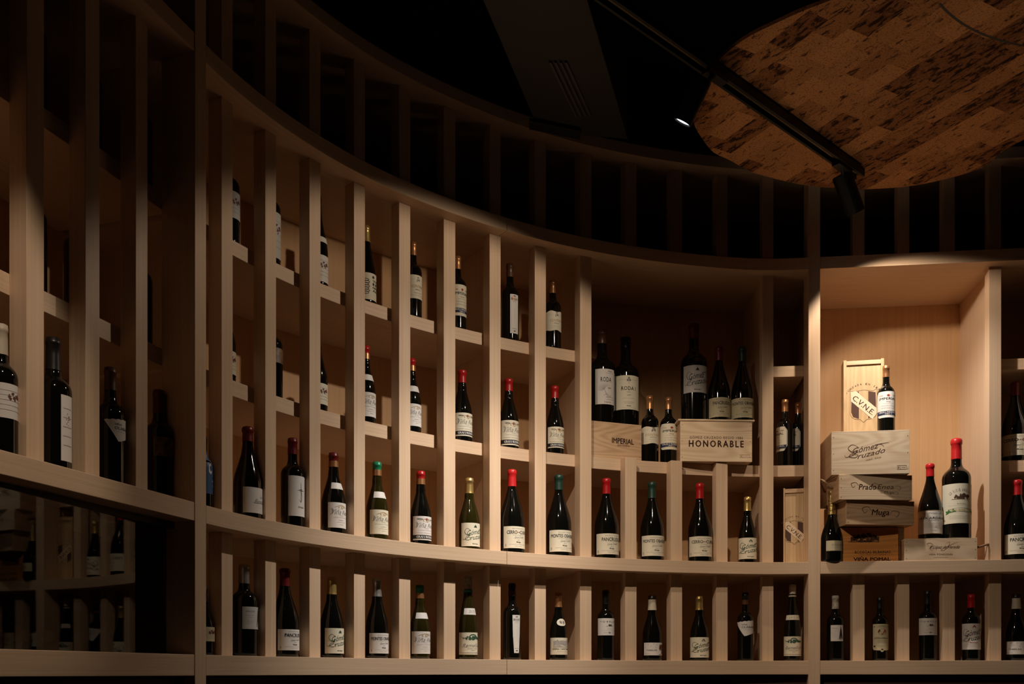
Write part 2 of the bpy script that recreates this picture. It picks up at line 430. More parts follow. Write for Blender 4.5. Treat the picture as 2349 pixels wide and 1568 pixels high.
# ------------------------------------------------------------------ flat print: text and shapes placed on labels and crates
_tc = {}
def text_polys(s, bold=0.0, shear=0.0, space=1.0):
    k = (s, bold, shear, space)
    if k in _tc: return _tc[k]
    c = bpy.data.curves.new('t', 'FONT'); c.body = s; c.size = 1; c.offset = bold; c.shear = shear; c.space_character = space
    c.resolution_u = 2; c.fill_mode = 'FRONT'
    o = bpy.data.objects.new('t', c); S.collection.objects.link(o)
    dg = bpy.context.evaluated_depsgraph_get(); me = bpy.data.meshes.new_from_object(o.evaluated_get(dg))
    vs = [(v.co.x, v.co.y) for v in me.vertices]; fs = [tuple(p.vertices) for p in me.polygons]
    bpy.data.meshes.remove(me); bpy.data.objects.remove(o); bpy.data.curves.remove(c)
    x0 = min(v[0] for v in vs); x1 = max(v[0] for v in vs); y0 = min(v[1] for v in vs); y1 = max(v[1] for v in vs)
    _tc[k] = (vs, fs, x0, x1, y0, y1)
    return _tc[k]
class Print:
    """works in unit label space: x -0.5..0.5, y 0..1 ; mapper sends to 3D"""
    def __init__(s, W, H): s.W, s.H = W, H; s.items = []; s.mats = []; s.k = 0
    def mi(s, m):
        if m not in s.mats: s.mats.append(m)
        return s.mats.index(m)
    def add(s, vs, fs, m): s.k = min(s.k+1, 24); s.items.append((vs, fs, s.mi(m), s.k))
    def text(s, t, cx, cy, w, h, m=None, bold=0.0, shear=0.0, rot=0.0, space=1.0):
        """w,h: total width and height as fraction of label"""
        vs, fs, x0, x1, y0, y1 = text_polys(t, 0.0, shear, space)
        sx = w*s.W/max(x1-x0, 1e-6); sy = h*s.H/max(y1-y0, 1e-6)
        c, n = math.cos(rot), math.sin(rot)
        sh = [(0, 0)] if bold <= 0 else [(-bold, 0), (bold, 0), (0, -bold*.7), (0, bold*.7)]
        for dx, dy in sh:
            out = []
            for x, y in vs:
                X = (x+dx-(x0+x1)/2)*sx; Y = (y+dy-(y0+y1)/2)*sy
                out.append((cx*s.W+X*c-Y*n, cy*s.H+X*n+Y*c))
            s.add(out, fs, m or INK); s.k -= 1
        s.k += 1
    def poly(s, pts, m=None):
        s.add([(x*s.W, y*s.H) for x, y in pts], [tuple(range(len(pts)))], m or INK)
    def rect(s, x0, x1, y0, y1, m=None, n=30):
        v = []; f = []
        n = max(1, int(abs(x1-x0)*n)+1)
        for i in range(n+1):
            x = (x0+(x1-x0)*i/n)*s.W; v += [(x, y0*s.H), (x, y1*s.H)]
        for i in range(n): f.append((2*i, 2*i+2, 2*i+3, 2*i+1))
        s.add(v, f, m or INK)
    def line(s, x0, x1, y, t=0.006, m=None): s.rect(x0, x1, y-t/2, y+t/2, m or INK_GREY)
    def stroke(s, pts, w, m=None, sub=6):
        """smooth ribbon through pts (label units), w in metres tapering at the ends"""
        P = [Vector((x*s.W, y*s.H)) for x, y in pts]; Q = []
        for i in range(len(P)-1):
            p0 = P[max(i-1, 0)]; p1 = P[i]; p2 = P[i+1]; p3 = P[min(i+2, len(P)-1)]
            for k in range(sub):
                t = k/sub
                Q.append(0.5*((2*p1)+(p2-p0)*t+(2*p0-5*p1+4*p2-p3)*t*t+(3*p1-p0-3*p2+p3)*t**3))
        Q.append(P[-1]); v = []; f = []; N = len(Q)
        for i, q in enumerate(Q):
            d = (Q[min(i+1, N-1)]-Q[max(i-1, 0)])
            if d.length < 1e-9: d = Vector((1, 0))
            d.normalize(); n = Vector((-d.y, d.x))*w*0.5*(0.35+0.65*math.sin(PI*min(max(i/(N-1), 0.02), 0.98)))
            v += [tuple(q+n), tuple(q-n)]
        for i in range(N-1): f.append((2*i, 2*i+1, 2*i+3, 2*i+2))
        s.add(v, f, m or INK)
    def ell(s, cx, cy, rx, ry, m=None, n=20): s.poly([(cx+rx*math.cos(2*PI*i/n), cy+ry*math.sin(2*PI*i/n)) for i in range(n)], m)
    def ring(s, cx, cy, rx, ry, t, m=None, n=24):
        v = []; f = []
        for i in range(n):
            a = 2*PI*i/n
            v += [((cx+rx*math.cos(a))*s.W, (cy+ry*math.sin(a))*s.H), ((cx+(rx-t)*math.cos(a))*s.W, (cy+(ry-t*s.W/s.H)*math.sin(a))*s.H)]
        for i in range(n): j = (i+1) % n; f.append((2*i, 2*i+1, 2*j+1, 2*j))
        s.add(v, f, m or INK)
    def scatter(s, cx, cy, rx, ry, n, r, m, seed=1):
        rnd = random.Random(seed); V = []; Q = []
        for i in range(n):
            a = rnd.random()*2*PI; q = math.sqrt(rnd.random())
            x, y = cx+rx*q*math.cos(a), cy+ry*q*math.sin(a); rr = r*(0.5+rnd.random())
            Q.append(tuple(range(len(V), len(V)+6)))
            V += [((x+rr*math.cos(b+a)*(1 if k % 2 else .6))*s.W, (y+rr*s.W/s.H*math.sin(b+a)*(1 if k % 2 else .6))*s.H) for k, b in enumerate([j*PI/3 for j in range(6)])]
        s.add(V, Q, m)
    def build(s, mapper, parent, name='print'):
        if not s.items: return None
        V = []; Fc = []; M = []
        for vs, fs, mi, k in s.items:
            n = len(V); V += [mapper(x, y, k) for x, y in vs]
            for f in fs: Fc.append(tuple(i+n for i in f)); M.append(mi)
        me = bpy.data.meshes.new(name); me.from_pydata(V, [], Fc)
        for m in s.mats: me.materials.append(m)
        for p, mi in zip(me.polygons, M): p.material_index = mi
        o = bpy.data.objects.new(name, me); link(o); o.parent = parent
        return o
def arc_text(pr, t, cx, cy, r, a0, a1, h, m, wf=0.6):
    """letters along an arc; r and h in label height units"""
    n = len(t)
    for i, ch in enumerate(t):
        if ch == ' ': continue
        a = a0+(a1-a0)*i/(n-1)
        x = cx+r*math.cos(a)*pr.H/pr.W; y = cy+r*math.sin(a)
        pr.text(ch, x, y, h*wf*pr.H/pr.W*(0.35 if ch in 'Iil1.j' else 1), h*(.15 if ch == '.' else 1), m, 0.0, 0, a-PI/2)

# ---- label artwork
def gomez(p, cx=0.03, cy=0.55, s=1.0, m=None, low='RIOJA', emblem=True, rot=0.2):
    m = m or INK
    if emblem:
        p.poly([(cx-.05, .82), (cx+.05, .82), (cx+.05, .87), (cx+.02, .88), (cx, .94), (cx-.02, .88), (cx-.05, .87)], m)
        p.rect(cx-.07, cx+.07, .80, .812, m)
    w = 0.0011*s*(p.W/0.1)
    p.text('Gómez', cx-.02*s, cy+.10*s, .56*s, .22*s, m, 0.0, 0.5, rot)
    p.text('ruzado', cx+.09*s, cy-.10*s, .60*s, .19*s, m, 0.0, 0.5, rot)
    p.stroke([(cx-.18*s, cy+.16*s), (cx-.30*s, cy+.24*s), (cx-.38*s, cy+.10*s), (cx-.30*s, cy-.04*s), (cx-.20*s, cy+.0*s), (cx-.26*s, cy-.14*s), (cx-.42*s, cy-.24*s), (cx-.45*s, cy-.16*s)], w*1.5, m)
    p.stroke([(cx-.16*s, cy-.06*s), (cx-.30*s, cy-.10*s), (cx-.36*s, cy-.22*s), (cx-.24*s, cy-.26*s), (cx-.18*s, cy-.16*s), (cx-.30*s, cy-.13*s)], w*1.3, m)
    p.stroke([(cx+.36*s, cy+.12*s), (cx+.30*s, cy+.24*s), (cx+.16*s, cy+.20*s), (cx+.30*s, cy+.26*s), (cx+.46*s, cy+.30*s)], w*1.2, m)
    if low: p.text(low, cx, .10, .22, .055, m, 0.02)
def art(name, p):
    """draw label artwork of a kind"""
    if name in ('CERRO LAS CUEVAS', 'MONTES OBARENES', 'PANCRUDO'):
        p.text('SELECCIÓN TERROIR', 0, .90, .42, .045, INK_GREY)
        if name == 'CERRO LAS CUEVAS':
            p.text('CERRO', -.215, .73, .33, .155, INK, .02); p.text('LAS', .0, .73, .09, .06, INK_RED, .02); p.text('CUEVAS', .235, .73, .37, .155, INK, .02)
        elif name == 'PANCRUDO': p.text(name, 0, .72, .60, .17, INK, .022)
        else: p.text(name, 0, .73, .86, .155, INK, .02)
        p.text('Gómez Cruzado', .03, .50, .34, .10, INK_GREY, 0, .6, .08)
        p.line(-.2, .2, .60, .008, INK_LGREY)
        p.text('2014', 0, .37, .08, .04, INK_GREY); p.text('Rioja', 0, .27, .14, .075, INK, .03)
        p.text('Denominación de Origen Calificada', 0, .17, .60, .04, INK_GREY); p.text('Producto de España', 0, .09, .26, .04, INK_GREY)
        p.rect(-.44, -.40, .08, .2, INK_LGREY); p.rect(.42, .45, .06, .16, INK_GREY)
    elif name == 'gomez': gomez(p, 0.02, .52, 1.0)
    elif name == 'gomez_green': gomez(p, 0.02, .52, 1.0, plain_green)
    elif name == 'gomez_red':
        gomez(p, 0.0, .56, .95, INK, None, False)
        p.poly([(-.06, .84), (.06, .84), (.04, .89), (0, .95), (-.04, .89)], INK_RED)
        p.text('RIOJA', 0, .26, .26, .05, INK_RED, .03); p.line(-.3, .3, .18, .006); p.line(-.35, .35, .12, .006, INK_LGREY)
    elif name in ('vina', 'vina_gr'):
        p.stroke([(-.26, .80), (-.13, .86), (0, .89), (.13, .86), (.26, .80)], .0022, INK_GOLD)
        p.scatter(0, .80, .14, .05, 12, .02, INK_GOLD, 3)
        p.text('Viña', -.19, .62, .34, .20, INK_RED if name == 'vina_r' else INK_GREY, .0, .5)
        p.text('Real', .19, .62, .34, .17, INK_GREY, .0, .5)
        p.stroke([(-.40, .70), (-.36, .76), (-.30, .66), (-.36, .54), (-.43, .56)], .0015, INK_GREY)
        p.text('RIOJA', 0, .48, .16, .03, INK_GREY); p.line(-.3, .3, .41, .008, INK_LGREY)
        if name == 'vina_gr':
            p.text('TIERRA', -.24, .88, .20, .05, INK, .02); p.text('VIÑEDO', .26, .88, .22, .05, INK, .02)
            p.ell(0, .87, .05, .05, INK_RED); p.rect(0.005, .05, .84, .90, INK_GREY)
            p.text('COMPAÑÍA VINÍCOLA DEL NORTE', 0, .30, .80, .035, INK_GREY)
            p.rect(-.5, .5, .055, .215, INK); p.text('GRAN RESERVA', 0, .135, .72, .09, INK_WHITE, .03)
        else:
            p.text('RESERVA', .0, .30, .22, .035, INK_LGREY); p.line(-.18, .18, .22, .008, INK_LGREY); p.text('2014', 0, .13, .14, .04, INK_LGREY)
    elif name in ('imperial',):
        p.stroke([(-.47, .22), (-.47, .86), (-.38, .95), (.38, .95), (.47, .86), (.47, .22), (.38, .05), (-.38, .05), (-.47, .22)], .0012, INK_GREY, 1)
        p.text('CVNE', -.26, .84, .16, .05, INK_GOLD); p.ell(0, .84, .05, .04, INK_RED); p.text('HARO', .26, .84, .16, .05, INK)
        p.text('IMPERIAL', 0, .72, .66, .085, INK, .015)
        p.text('Rioja', 0, .60, .16, .05, INK_GREY, 0, .4); p.line(-.2, .2, .54, .005, INK_LGREY)
        p.text('Compañía Vinícola', 0, .45, .5, .04, INK_LGREY, 0, .3); p.text('del Norte de España', 0, .36, .5, .04, INK_LGREY, 0, .3)
        p.rect(-.46, .46, .10, .25, INK_NAVY); p.text('GRAN RESERVA', 0, .205, .70, .06, INK_WHITE, .02); p.text('2011', 0, .135, .24, .05, INK_WHITE, .02)
    elif name == 'contino':
        p.scatter(0, .80, .07, .10, 14, .03, INK_GREY, 5); p.line(-.4, -.14, .80, .006, INK_LGREY); p.line(.14, .4, .80, .006, INK_LGREY)
        p.text('CONTINO', 0, .52, .56, .12, INK_GOLD, .0); p.text('RESERVA', 0, .38, .24, .05, INK_GREY)
        p.text('VIÑEDO PROPIO', 0, .24, .36, .04, INK_LGREY); p.line(-.3, .3, .14, .006, INK_LGREY)
    elif name == 'tobelos':
        p.text('TOBELOS', .0, .80, .72, .085, INK, .0, 0, 0, 1.6)
        p.scatter(0.02, .58, .05, .06, 12, .03, INK_BROWN, 2); p.stroke([(-.13, .52), (-.02, .56), (.08, .54), (.16, .56)], .0014, INK_BROWN)
        p.text('RIOJA', 0, .38, .14, .035, INK_GREY); p.line(-.28, .28, .29, .005, INK_LGREY)
        p.rect(-.04, .05, .12, .19, INK_GREY); p.text('CRIANZA', -.15, .15, .16, .03, INK_GREY); p.text('2015', .16, .15, .1, .03, INK_GREY)
    elif name == 'tobelos_flower':
        p.scatter(.28, .62, .15, .26, 90, .028, INK_BROWNRED, 8); p.scatter(.34, .25, .10, .16, 30, .02, INK_BROWNRED, 9)
        p.stroke([(.24, .08), (.30, .30), (.28, .55)], .002, INK_BROWNRED); p.line(.12, .46, .07, .03, INK_BROWNRED)
        p.text('TOBELOS', -.17, .40, .40, .10, INK, .02, 0, 0, 1.2)
        for x, y in ((-.1, .9), (-.2, .72), (.02, .82), (-.02, .62), (-.3, .86)): p.ell(x, y, .012, .02, INK_RED, 8)
        p.text('GARNACHA', -.33, .12, .2, .05, INK_GREY)
    elif name == 'tree':
        for i in range(11):
            y = .12+.07*i; w = .24*(1-i/12.0)
            p.poly([(.26-w*.75, y-.015), (.26, y+.02), (.26+w, y-.02), (.26+w*.6, y+.05), (.26, y+.10), (.26-w*.5, y+.045)], INK)
        p.rect(.245, .275, .05, .95, INK)
        p.text('FINCA', -.18, .80, .34, .08, INK_GREY, 0, 0, 0, 1.3)
        for k in range(5): p.line(-.38, -.06-.03*(k % 3), .62-.09*k, .006, INK_LGREY)
    elif name == 'script':
        p.text('Las', .12, .66, .14, .12, INK_GREY, 0, .6); p.text('Beatas', .06, .47, .46, .17, INK_GREY, 0, .6)
        p.stroke([(-.22, .42), (-.05, .38), (.1, .42), (.34, .40)], .0010, INK_GREY); p.text('RIOJA', .1, .22, .14, .035, INK_LGREY)
    elif name == 'cross':
        p.stroke([(.0, .34), (.01, .55), (0, .84)], .0022, INK); p.stroke([(-.16, .63), (-.05, .655), (.08, .64), (.18, .65)], .0018, INK)
        p.ring(.0, .645, .06, .035, .01, INK); p.stroke([(-.10, .42), (.0, .36), (.06, .48), (.03, .6)], .0010, INK)
        p.text('Artuke', 0, .23, .30, .05, INK, .0, .4)
    elif name == 'hock':
        p.stroke([(-.42, .84), (-.26, .74), (-.12, .80), (0, .66), (.14, .80), (.28, .74), (.42, .86)], .0030, INK_FOREST)
        p.ring(0, .80, .13, .13, .035, INK_FOREST); p.ell(0, .78, .05, .06, INK_FOREST); p.scatter(0, .76, .34, .07, 26, .035, INK_FOREST, 4)
        p.text('Remelluri', 0, .42, .70, .17, INK_GREY, 0, .6, .03); p.text('BLANCO SECO', 0, .27, .34, .045, INK_GREY); p.text('2013', 0, .19, .12, .04, INK_GREY)
        p.line(-.42, .42, .08, .02, INK_GREY)
    elif name == 'bikandi':
        p.ell(0, .955, .16, .018, INK_GREY); p.text('BIKANDI', 0, .88, .78, .055, INK, .0)
        p.line(-.2, .2, .80, .003); p.line(-.1, .1, .70, .003, INK_LGREY)
        p.text('RESERVA', 0, .83, .4, .014, INK_GREY)
        p.stroke([(0, .65), (.02, .5), (0, .3)], .0006, INK_LGREY); p.text('RIOJA', 0, .12, .5, .02, INK); p.ell(0, .06, .13, .012, INK)
    elif name == 'bikandi_seal':
        art('bikandi', p); p.poly([(-.30, .84), (.1, .84), (.1, .95), (-.3, .95)], INK_COPPER)
    elif name == 'sierra':
        p.rect(-.34, .34, .42, .82, INK_LGREY); p.scatter(0, .66, .32, .15, 60, .05, INK_GREY, 6)
        p.stroke([(-.3, .50), (-.1, .58), (.1, .48), (.3, .60)], .004, P_CREAM)
        p.text('SIERRA CANTABRIA', 0, .33, .74, .09, INK, .01); p.text('SELECCIÓN PRIVADA', 0, .20, .4, .045, INK_GREY); p.line(-.3, .3, .1, .008, INK_LGREY)
    elif name == 'olabarri':
        p.text('VIÑA', -.12, .72, .22, .10, INK, .0); p.text('OLABARRI', .06, .56, .56, .12, INK, .0); p.line(-.16, .2, .42, .008, INK_GREY)
    elif name == 'shield':
        p.line(-.38, .38, .91, .006); p.text('RIOJA', 0, .93, .3, .03, INK); p.line(-.3, .3, .87, .004, INK_GREY)
        p.ell(0, .72, .20, .11, INK_BROWN); p.poly([(-.13, .82), (.13, .82), (.13, .70), (0, .62), (-.13, .70)], INK_RED)
        p.text('Glorioso', 0, .50, .76, .07, INK, .0, .6, .0)
        for y in (.40, .36, .32, .24, .20): p.line(-.22, .22, y, .006, INK_GREY)
        p.rect(-.42, -.33, .17, .23, INK); p.ell(0, .09, .05, .025, INK_BROWN); p.ell(-.4, .9, .03, .02, INK_BROWN); p.ell(.4, .9, .03, .02, INK_BROWN)
    elif name == 'roda':
        p.text('RIOJA', .22, .93, .2, .04, INK, .02); p.line(.0, .44, .88, .006)
        p.text('RODA', .02, .70, .52, .13, INK, .015, 0, 0, 1.15)
        for k in range(13):
            a = .5+k*.22
            p.stroke([(-.06, .42), (-.06+.15*math.cos(a+.3), .42+.12*math.sin(a+.3)), (-.06+.30*math.cos(a), .42+.22*math.sin(a))], .0014, INK_LGREY)
        p.stroke([(-.06, .42), (.02, .30), (.12, .18)], .003, INK_LGREY); p.stroke([(-.10, .24), (.05, .30), (.2, .22), (.3, .28)], .0025, INK_LGREY)
        p.text('RESERVA', .2, .46, .18, .035, INK); p.text('Bodegas Roda', .1, .06, .34, .035, INK); p.text('3 L.', -.38, .16, .06, .03, INK_GREY)
        p.line(-.0, .42, .20, .006); p.line(.04, .42, .14, .005)
    elif name == 'roda1':
        for x, y in ((-.045, .86), (.045, .86), (0, .92)): p.ell(x, y, .04, .035, INK_GREY)
        p.stroke([(0, .74), (0, .80), (0, .86)], .0015, INK_GREY); p.line(-.38, -.12, .88, .005, INK_LGREY); p.line(.12, .38, .88, .005, INK_LGREY)
        p.text('RODA I', 0, .62, .56, .11, INK, .015, 0, 0, 1.1); p.text('RESERVA', 0, .51, .16, .03, INK_GREY); p.text('2009', 0, .42, .16, .045, INK_GREY, 0, .4)
        p.line(-.22, .22, .33, .005, INK_LGREY); p.line(-.2, .2, .22, .005, INK_GREY); p.line(-.18, .18, .18, .004, INK_GREY)
        p.text('RIOJA', 0, .10, .16, .04, INK, .02); p.line(-.3, .3, .05, .004, INK_LGREY)
    elif name == 'ardanza':
        p.text('La Rioja Alta', 0, .87, .6, .08, INK_LGREY, 0, .5); p.text('VIÑA ARDANZA', 0, .68, .84, .115, INK, .012)
        p.text('RESERVA', 0, .57, .26, .045, INK_GREY)
        for k in range(4): p.line(-.33, .33, .45-.06*k, .006, INK_LGREY)
        p.stroke([(.05, .46), (.18, .4), (.02, .28), (.22, .24), (.30, .36)], .0014, INK_LGREY); p.text('RIOJA', 0, .13, .16, .04, INK_GREY)
        p.rect(-.5, .5, .985, 1.0, INK_GOLD); p.rect(-.5, .5, 0, .02, INK_GOLD)
    elif name == 'alta':
        arc_text(p, 'La Rioja Alta S.A.', 0, .36, .48, PI*.70, PI*.30, .075, INK_GREY, .36)
        p.scatter(0, .67, .17, .06, 50, .028, INK_BROWN, 11); p.line(-.22, .22, .605, .008, INK_BROWN)
        p.text('RIOJA', 0, .49, .2, .03, INK_GOLD); p.line(-.3, .3, .45, .003, INK_LGREY)
        p.poly([(x_, y_+(1-(x_/.3)**2)*.03) for x_, y_ in [(-.30+.06*i, .265) for i in range(11)]+[(.30-.06*i, .355) for i in range(11)]], INK_GREEN)
        p.poly([(-.37, .23), (-.29, .25), (-.29, .32), (-.37, .32), (-.345, .275)], INK_GREEN); p.poly([(.37, .23), (.29, .25), (.29, .32), (.37, .32), (.345, .275)], INK_GREEN)
        p.text('GRAN RESERVA 904', 0, .335, .52, .05, INK_GOLD2, .01)
        for k in range(3): p.line(-.28, .28, .19-.035*k, .004, INK_LGREY)
        p.rect(-.43, -.38, .07, .11, INK_GOLD)
    elif name == 'cava': p.text('CONDE', -.06, .58, .5, .16, INK_GREY, 0, 0); p.line(-.3, .3, .35, .02, INK_LGREY)
    elif name == 'bluefig':
        p.poly([(-.1, .50), (.0, .45), (.06, .50), (.16, .42), (.30, .50), (.34, .62), (.25, .74), (.12, .80), (.0, .70), (-.1, .66)], INK_WHITE)
        p.text('LADERAS', .1, .88, .4, .06, INK_WHITE); p.text('RIOJA', .2, .30, .24, .05, INK_WHITE); p.text('2014', .2, .2, .2, .04, INK_WHITE)
    elif name == 'lines':
        for k in range(5): p.line(-.35, .35, .8-.14*k, .012, INK_LGREY)
        p.scatter(0, .62, .14, .12, 16, .04, INK_BROWNRED, 12)
    elif name == 'ornate':
        for k in range(7):
            p.ring(-.22+.03*(k % 2), .25+.08*k, .10, .05, .02, INK)
        for k in range(4): p.text('VIÑA'[k % 4]*3, .2, .72-.12*k, .34, .09, INK, .02)
        p.ell(.05, .86, .05, .05, INK)
plain_green = plain('dark_green_print', (0.012, 0.055, 0.022), 0.6)
INK_BROWNRED = plain('maroon_ink', (0.13, 0.025, 0.018), 0.6)
INK_FOREST = plain('forest_ink', (0.03, 0.09, 0.05), 0.6)
INK_GOLD2 = plain('pale_gold_ink', (0.62, 0.52, 0.20), 0.6)

# ------------------------------------------------------------------ bottles
def profile(kind, h, R):
    """(z, r) outline"""
    rn = min(R*0.40, 0.0165) if kind != 'mag' else R*0.37
    rn = max(rn, R*0.33)
    if kind in ('bord', 'mag'):
        P = [(0, R*.93), (.006, R*.985), (.014, R), (.60*h, R), (.635*h, R*.965), (.665*h, R*.86), (.69*h, R*.68), (.71*h, R*.52), (.735*h, rn*1.12), (.77*h, rn), (.985*h, rn*.93), (h, rn*.93)]
    elif kind == 'burg':
        P = [(0, R*.93), (.006, R*.985), (.014, R), (.38*h, R), (.43*h, R*.985), (.48*h, R*.93), (.54*h, R*.82), (.60*h, R*.69), (.66*h, R*.565), (.72*h, R*.455), (.77*h, rn*1.12), (.82*h, rn), (.985*h, rn*.93), (h, rn*.93)]
    elif kind == 'hock':
        P = [(0, R*.93), (.006, R*.985), (.014, R), (.36*h, R), (.44*h, R*.96), (.54*h, R*.82), (.64*h, R*.65), (.74*h, R*.50), (.83*h, rn*1.05), (.88*h, rn), (.985*h, rn*.93), (h, rn*.93)]
    elif kind == 'cava':
        P = [(0, R*.9), (.008, R*.985), (.016, R), (.32*h, R), (.38*h, R*.96), (.45*h, R*.83), (.52*h, R*.65), (.59*h, R*.47), (.65*h, R*.385), (.72*h, R*.36), (.985*h, R*.35), (h, R*.34)]
    return P
def rad(P, z):
    for (a, r0), (b, r1) in zip(P, P[1:]):
        if a <= z <= b: return r0+(r1-r0)*(z-a)/max(b-a, 1e-9)
    return P[-1][1]
def smoothp(P, n=4):
    Q = []
    for i in range(len(P)-1):
        p0 = P[max(i-1, 0)]; p1 = P[i]; p2 = P[i+1]; p3 = P[min(i+2, len(P)-1)]
        for k in range(n):
            t = k/n
            z = p1[0]+(p2[0]-p1[0])*t
            m1 = (p2[1]-p0[1])/max(p2[0]-p0[0], 1e-6)*(p2[0]-p1[0]); m2 = (p3[1]-p1[1])/max(p3[0]-p1[0], 1e-6)*(p2[0]-p1[0])
            if abs(p2[1]-p1[1]) < 1e-7: m1 = m2 = 0
            r = (2*t**3-3*t*t+1)*p1[1]+(t**3-2*t*t+t)*m1+(-2*t**3+3*t*t)*p2[1]+(t**3-t*t)*m2
            Q.append((z, r))
    Q.append(P[-1]); return Q
def lathe(mb, prof, n=40, cap0=True, cap1=True, a0=0.0, a1=2*PI, uvs=True, mi=0):
    full = abs(a1-a0-2*PI) < 1e-6
    A = [a0+(a1-a0)*i/n for i in range(n+1)]
    ring = [[(r*math.sin(a), -r*math.cos(a), z) for a in A] for z, r in prof]
    for j in range(len(prof)-1):
        for i in range(n):
            mb.face([ring[j][i], ring[j][i+1], ring[j+1][i+1], ring[j+1][i]], None, mi)
    if full and cap0: mb.face(list(reversed(ring[0][:-1])), None, mi)
    if full and cap1: mb.face(ring[-1][:-1], None, mi)
BN = 0
def bottle_at(x, y, zb, yaw, kind, h, R, cap, cap_h, labels, label, group, glass=None, bands=(), lean=None):
    """labels: list of dicts(z0,z1,half,mat,art,shape) ; cap_h: length of capsule from the top"""
    root = empty('wine_bottle', (x, y, zb), yaw); tag(root, label, 'bottle', group)
    P = smoothp(profile(kind, h, R))
    mb = MB(); lathe(mb, P, 44); b = mb.build('glass_body', glass or G_BLACK, root, smooth=True)
    b.data.polygons[0].use_smooth = True
    zc = h-cap_h
    rn = rad(P, .97*h)
    e = 0.0009
    Q = [(z, r+e) for z, r in P if z > zc and z < h*.93]
    Q = [(zc, rad(P, zc)+e)]+Q
    if not bands and (cap in ('red', 'bright', 'darkgreen') or cap == 'darkred') and kind in ('burg', 'mag'):   # wax with thick rounded lip
        Q += [(h*.938, rn+e), (h*.944, rn*1.08+e), (h*.955, rn*1.15+e), (h*.984, rn*1.15+e), (h*1.0, rn*1.02), (h*1.006, rn*.7)]
    else:
        Q += [(h-.017, rn+e), (h-.016, rn*1.08+e), (h-.008, rn*1.08+e), (h-.007, rn*1.02+e), (h-.001, rn*1.02+e), (h+.0008, rn*.9)]
    mb = MB(); lathe(mb, Q, 32, cap0=False); c = mb.build('capsule', FOIL[cap], root, smooth=True)
    for (f0, f1, mat) in bands:   # bands on the capsule as fraction of capsule length from its bottom
        za, zb_ = zc+cap_h*f0, zc+cap_h*f1
        mb = MB(); lathe(mb, [(za, rad(P, za)+e*1.7), ((za+zb_)/2, rad(P, (za+zb_)/2)+e*1.8), (zb_, rad(P, zb_)+e*1.7)], 32, False, False)
        mb.build('capsule_band', FOIL[mat] if isinstance(mat, str) else mat, c, smooth=True)
    for L in labels:
        z0, z1, half = L['z0'], L['z1'], L['half']
        z0 = max(z0, 0.006)
        Rm = rad(P, (z0+z1)/2)
        W = 2*half*Rm; H = z1-z0
        n = 24; k = max(2, int(H/0.012))
        shape = L.get('shape')
        mb = MB()
        def mp(x_, y_, lev, base=e):
            a = x_/Rm; r = rad(P, min(max(z0+y_, 0), h))+base+lev*0.000012
            return (r*math.sin(a), -r*math.cos(a), z0+y_)
        top = lambda u: 1.0
        bot = lambda u: 0.0
        if shape == 'oct': 
            top = lambda u: 1.0-max(0, abs(u)-.38)*1.3; bot = lambda u: max(0, abs(u)-.36)*1.5
        elif shape == 'shield': bot = lambda u: 0.10*(abs(u)/.5)**1.5*0.2+(0.05 if abs(u) > .06 else 0.0)+max(0, abs(u)-.42)*.6
        elif shape == 'oval': top = lambda u: .5+.5*math.sqrt(max(0, 1-(2*u)**2)); bot = lambda u: .5-.5*math.sqrt(max(0, 1-(2*u)**2))
        elif shape == 'torn': top = lambda u: .86+.14*(u+.5)+.015*math.sin(u*40); bot = lambda u: (.86-(u+.5)*2.25 if u < -.12 else .0+(u+.12)*.55+.01*math.sin(u*60))
        elif shape == 'contino': top = lambda u: 1-.06*math.cos(u*2*PI)**2; bot = lambda u: .05*math.cos(u*2*PI)**2
        for i in range(n):
            u0 = -.5+i/n; u1 = -.5+(i+1)/n
            for j in range(k):
                def yy(u, t): return (bot(u)+(top(u)-bot(u))*t)*H
                q = [mp(u0*W, yy(u0, j/k), 0), mp(u1*W, yy(u1, j/k), 0), mp(u1*W, yy(u1, (j+1)/k), 0), mp(u0*W, yy(u0, (j+1)/k), 0)]
                mb.face(q)
        if L.get('taper'):
            t = L['taper']
            mb.v = [(vx*(1-t*(1-(vz-z0)/H)), vy, vz) for vx, vy, vz in mb.v]
        lo = mb.build(L.get('name', 'label'), L['mat'], root, smooth=True)
        if L.get('art'):
            p = Print(W, H); art(L['art'], p) if isinstance(L['art'], str) else L['art'](p)
            p.build(lambda X, Y, lv: mp(X, Y, lv, e+0.0004), lo)
    return root

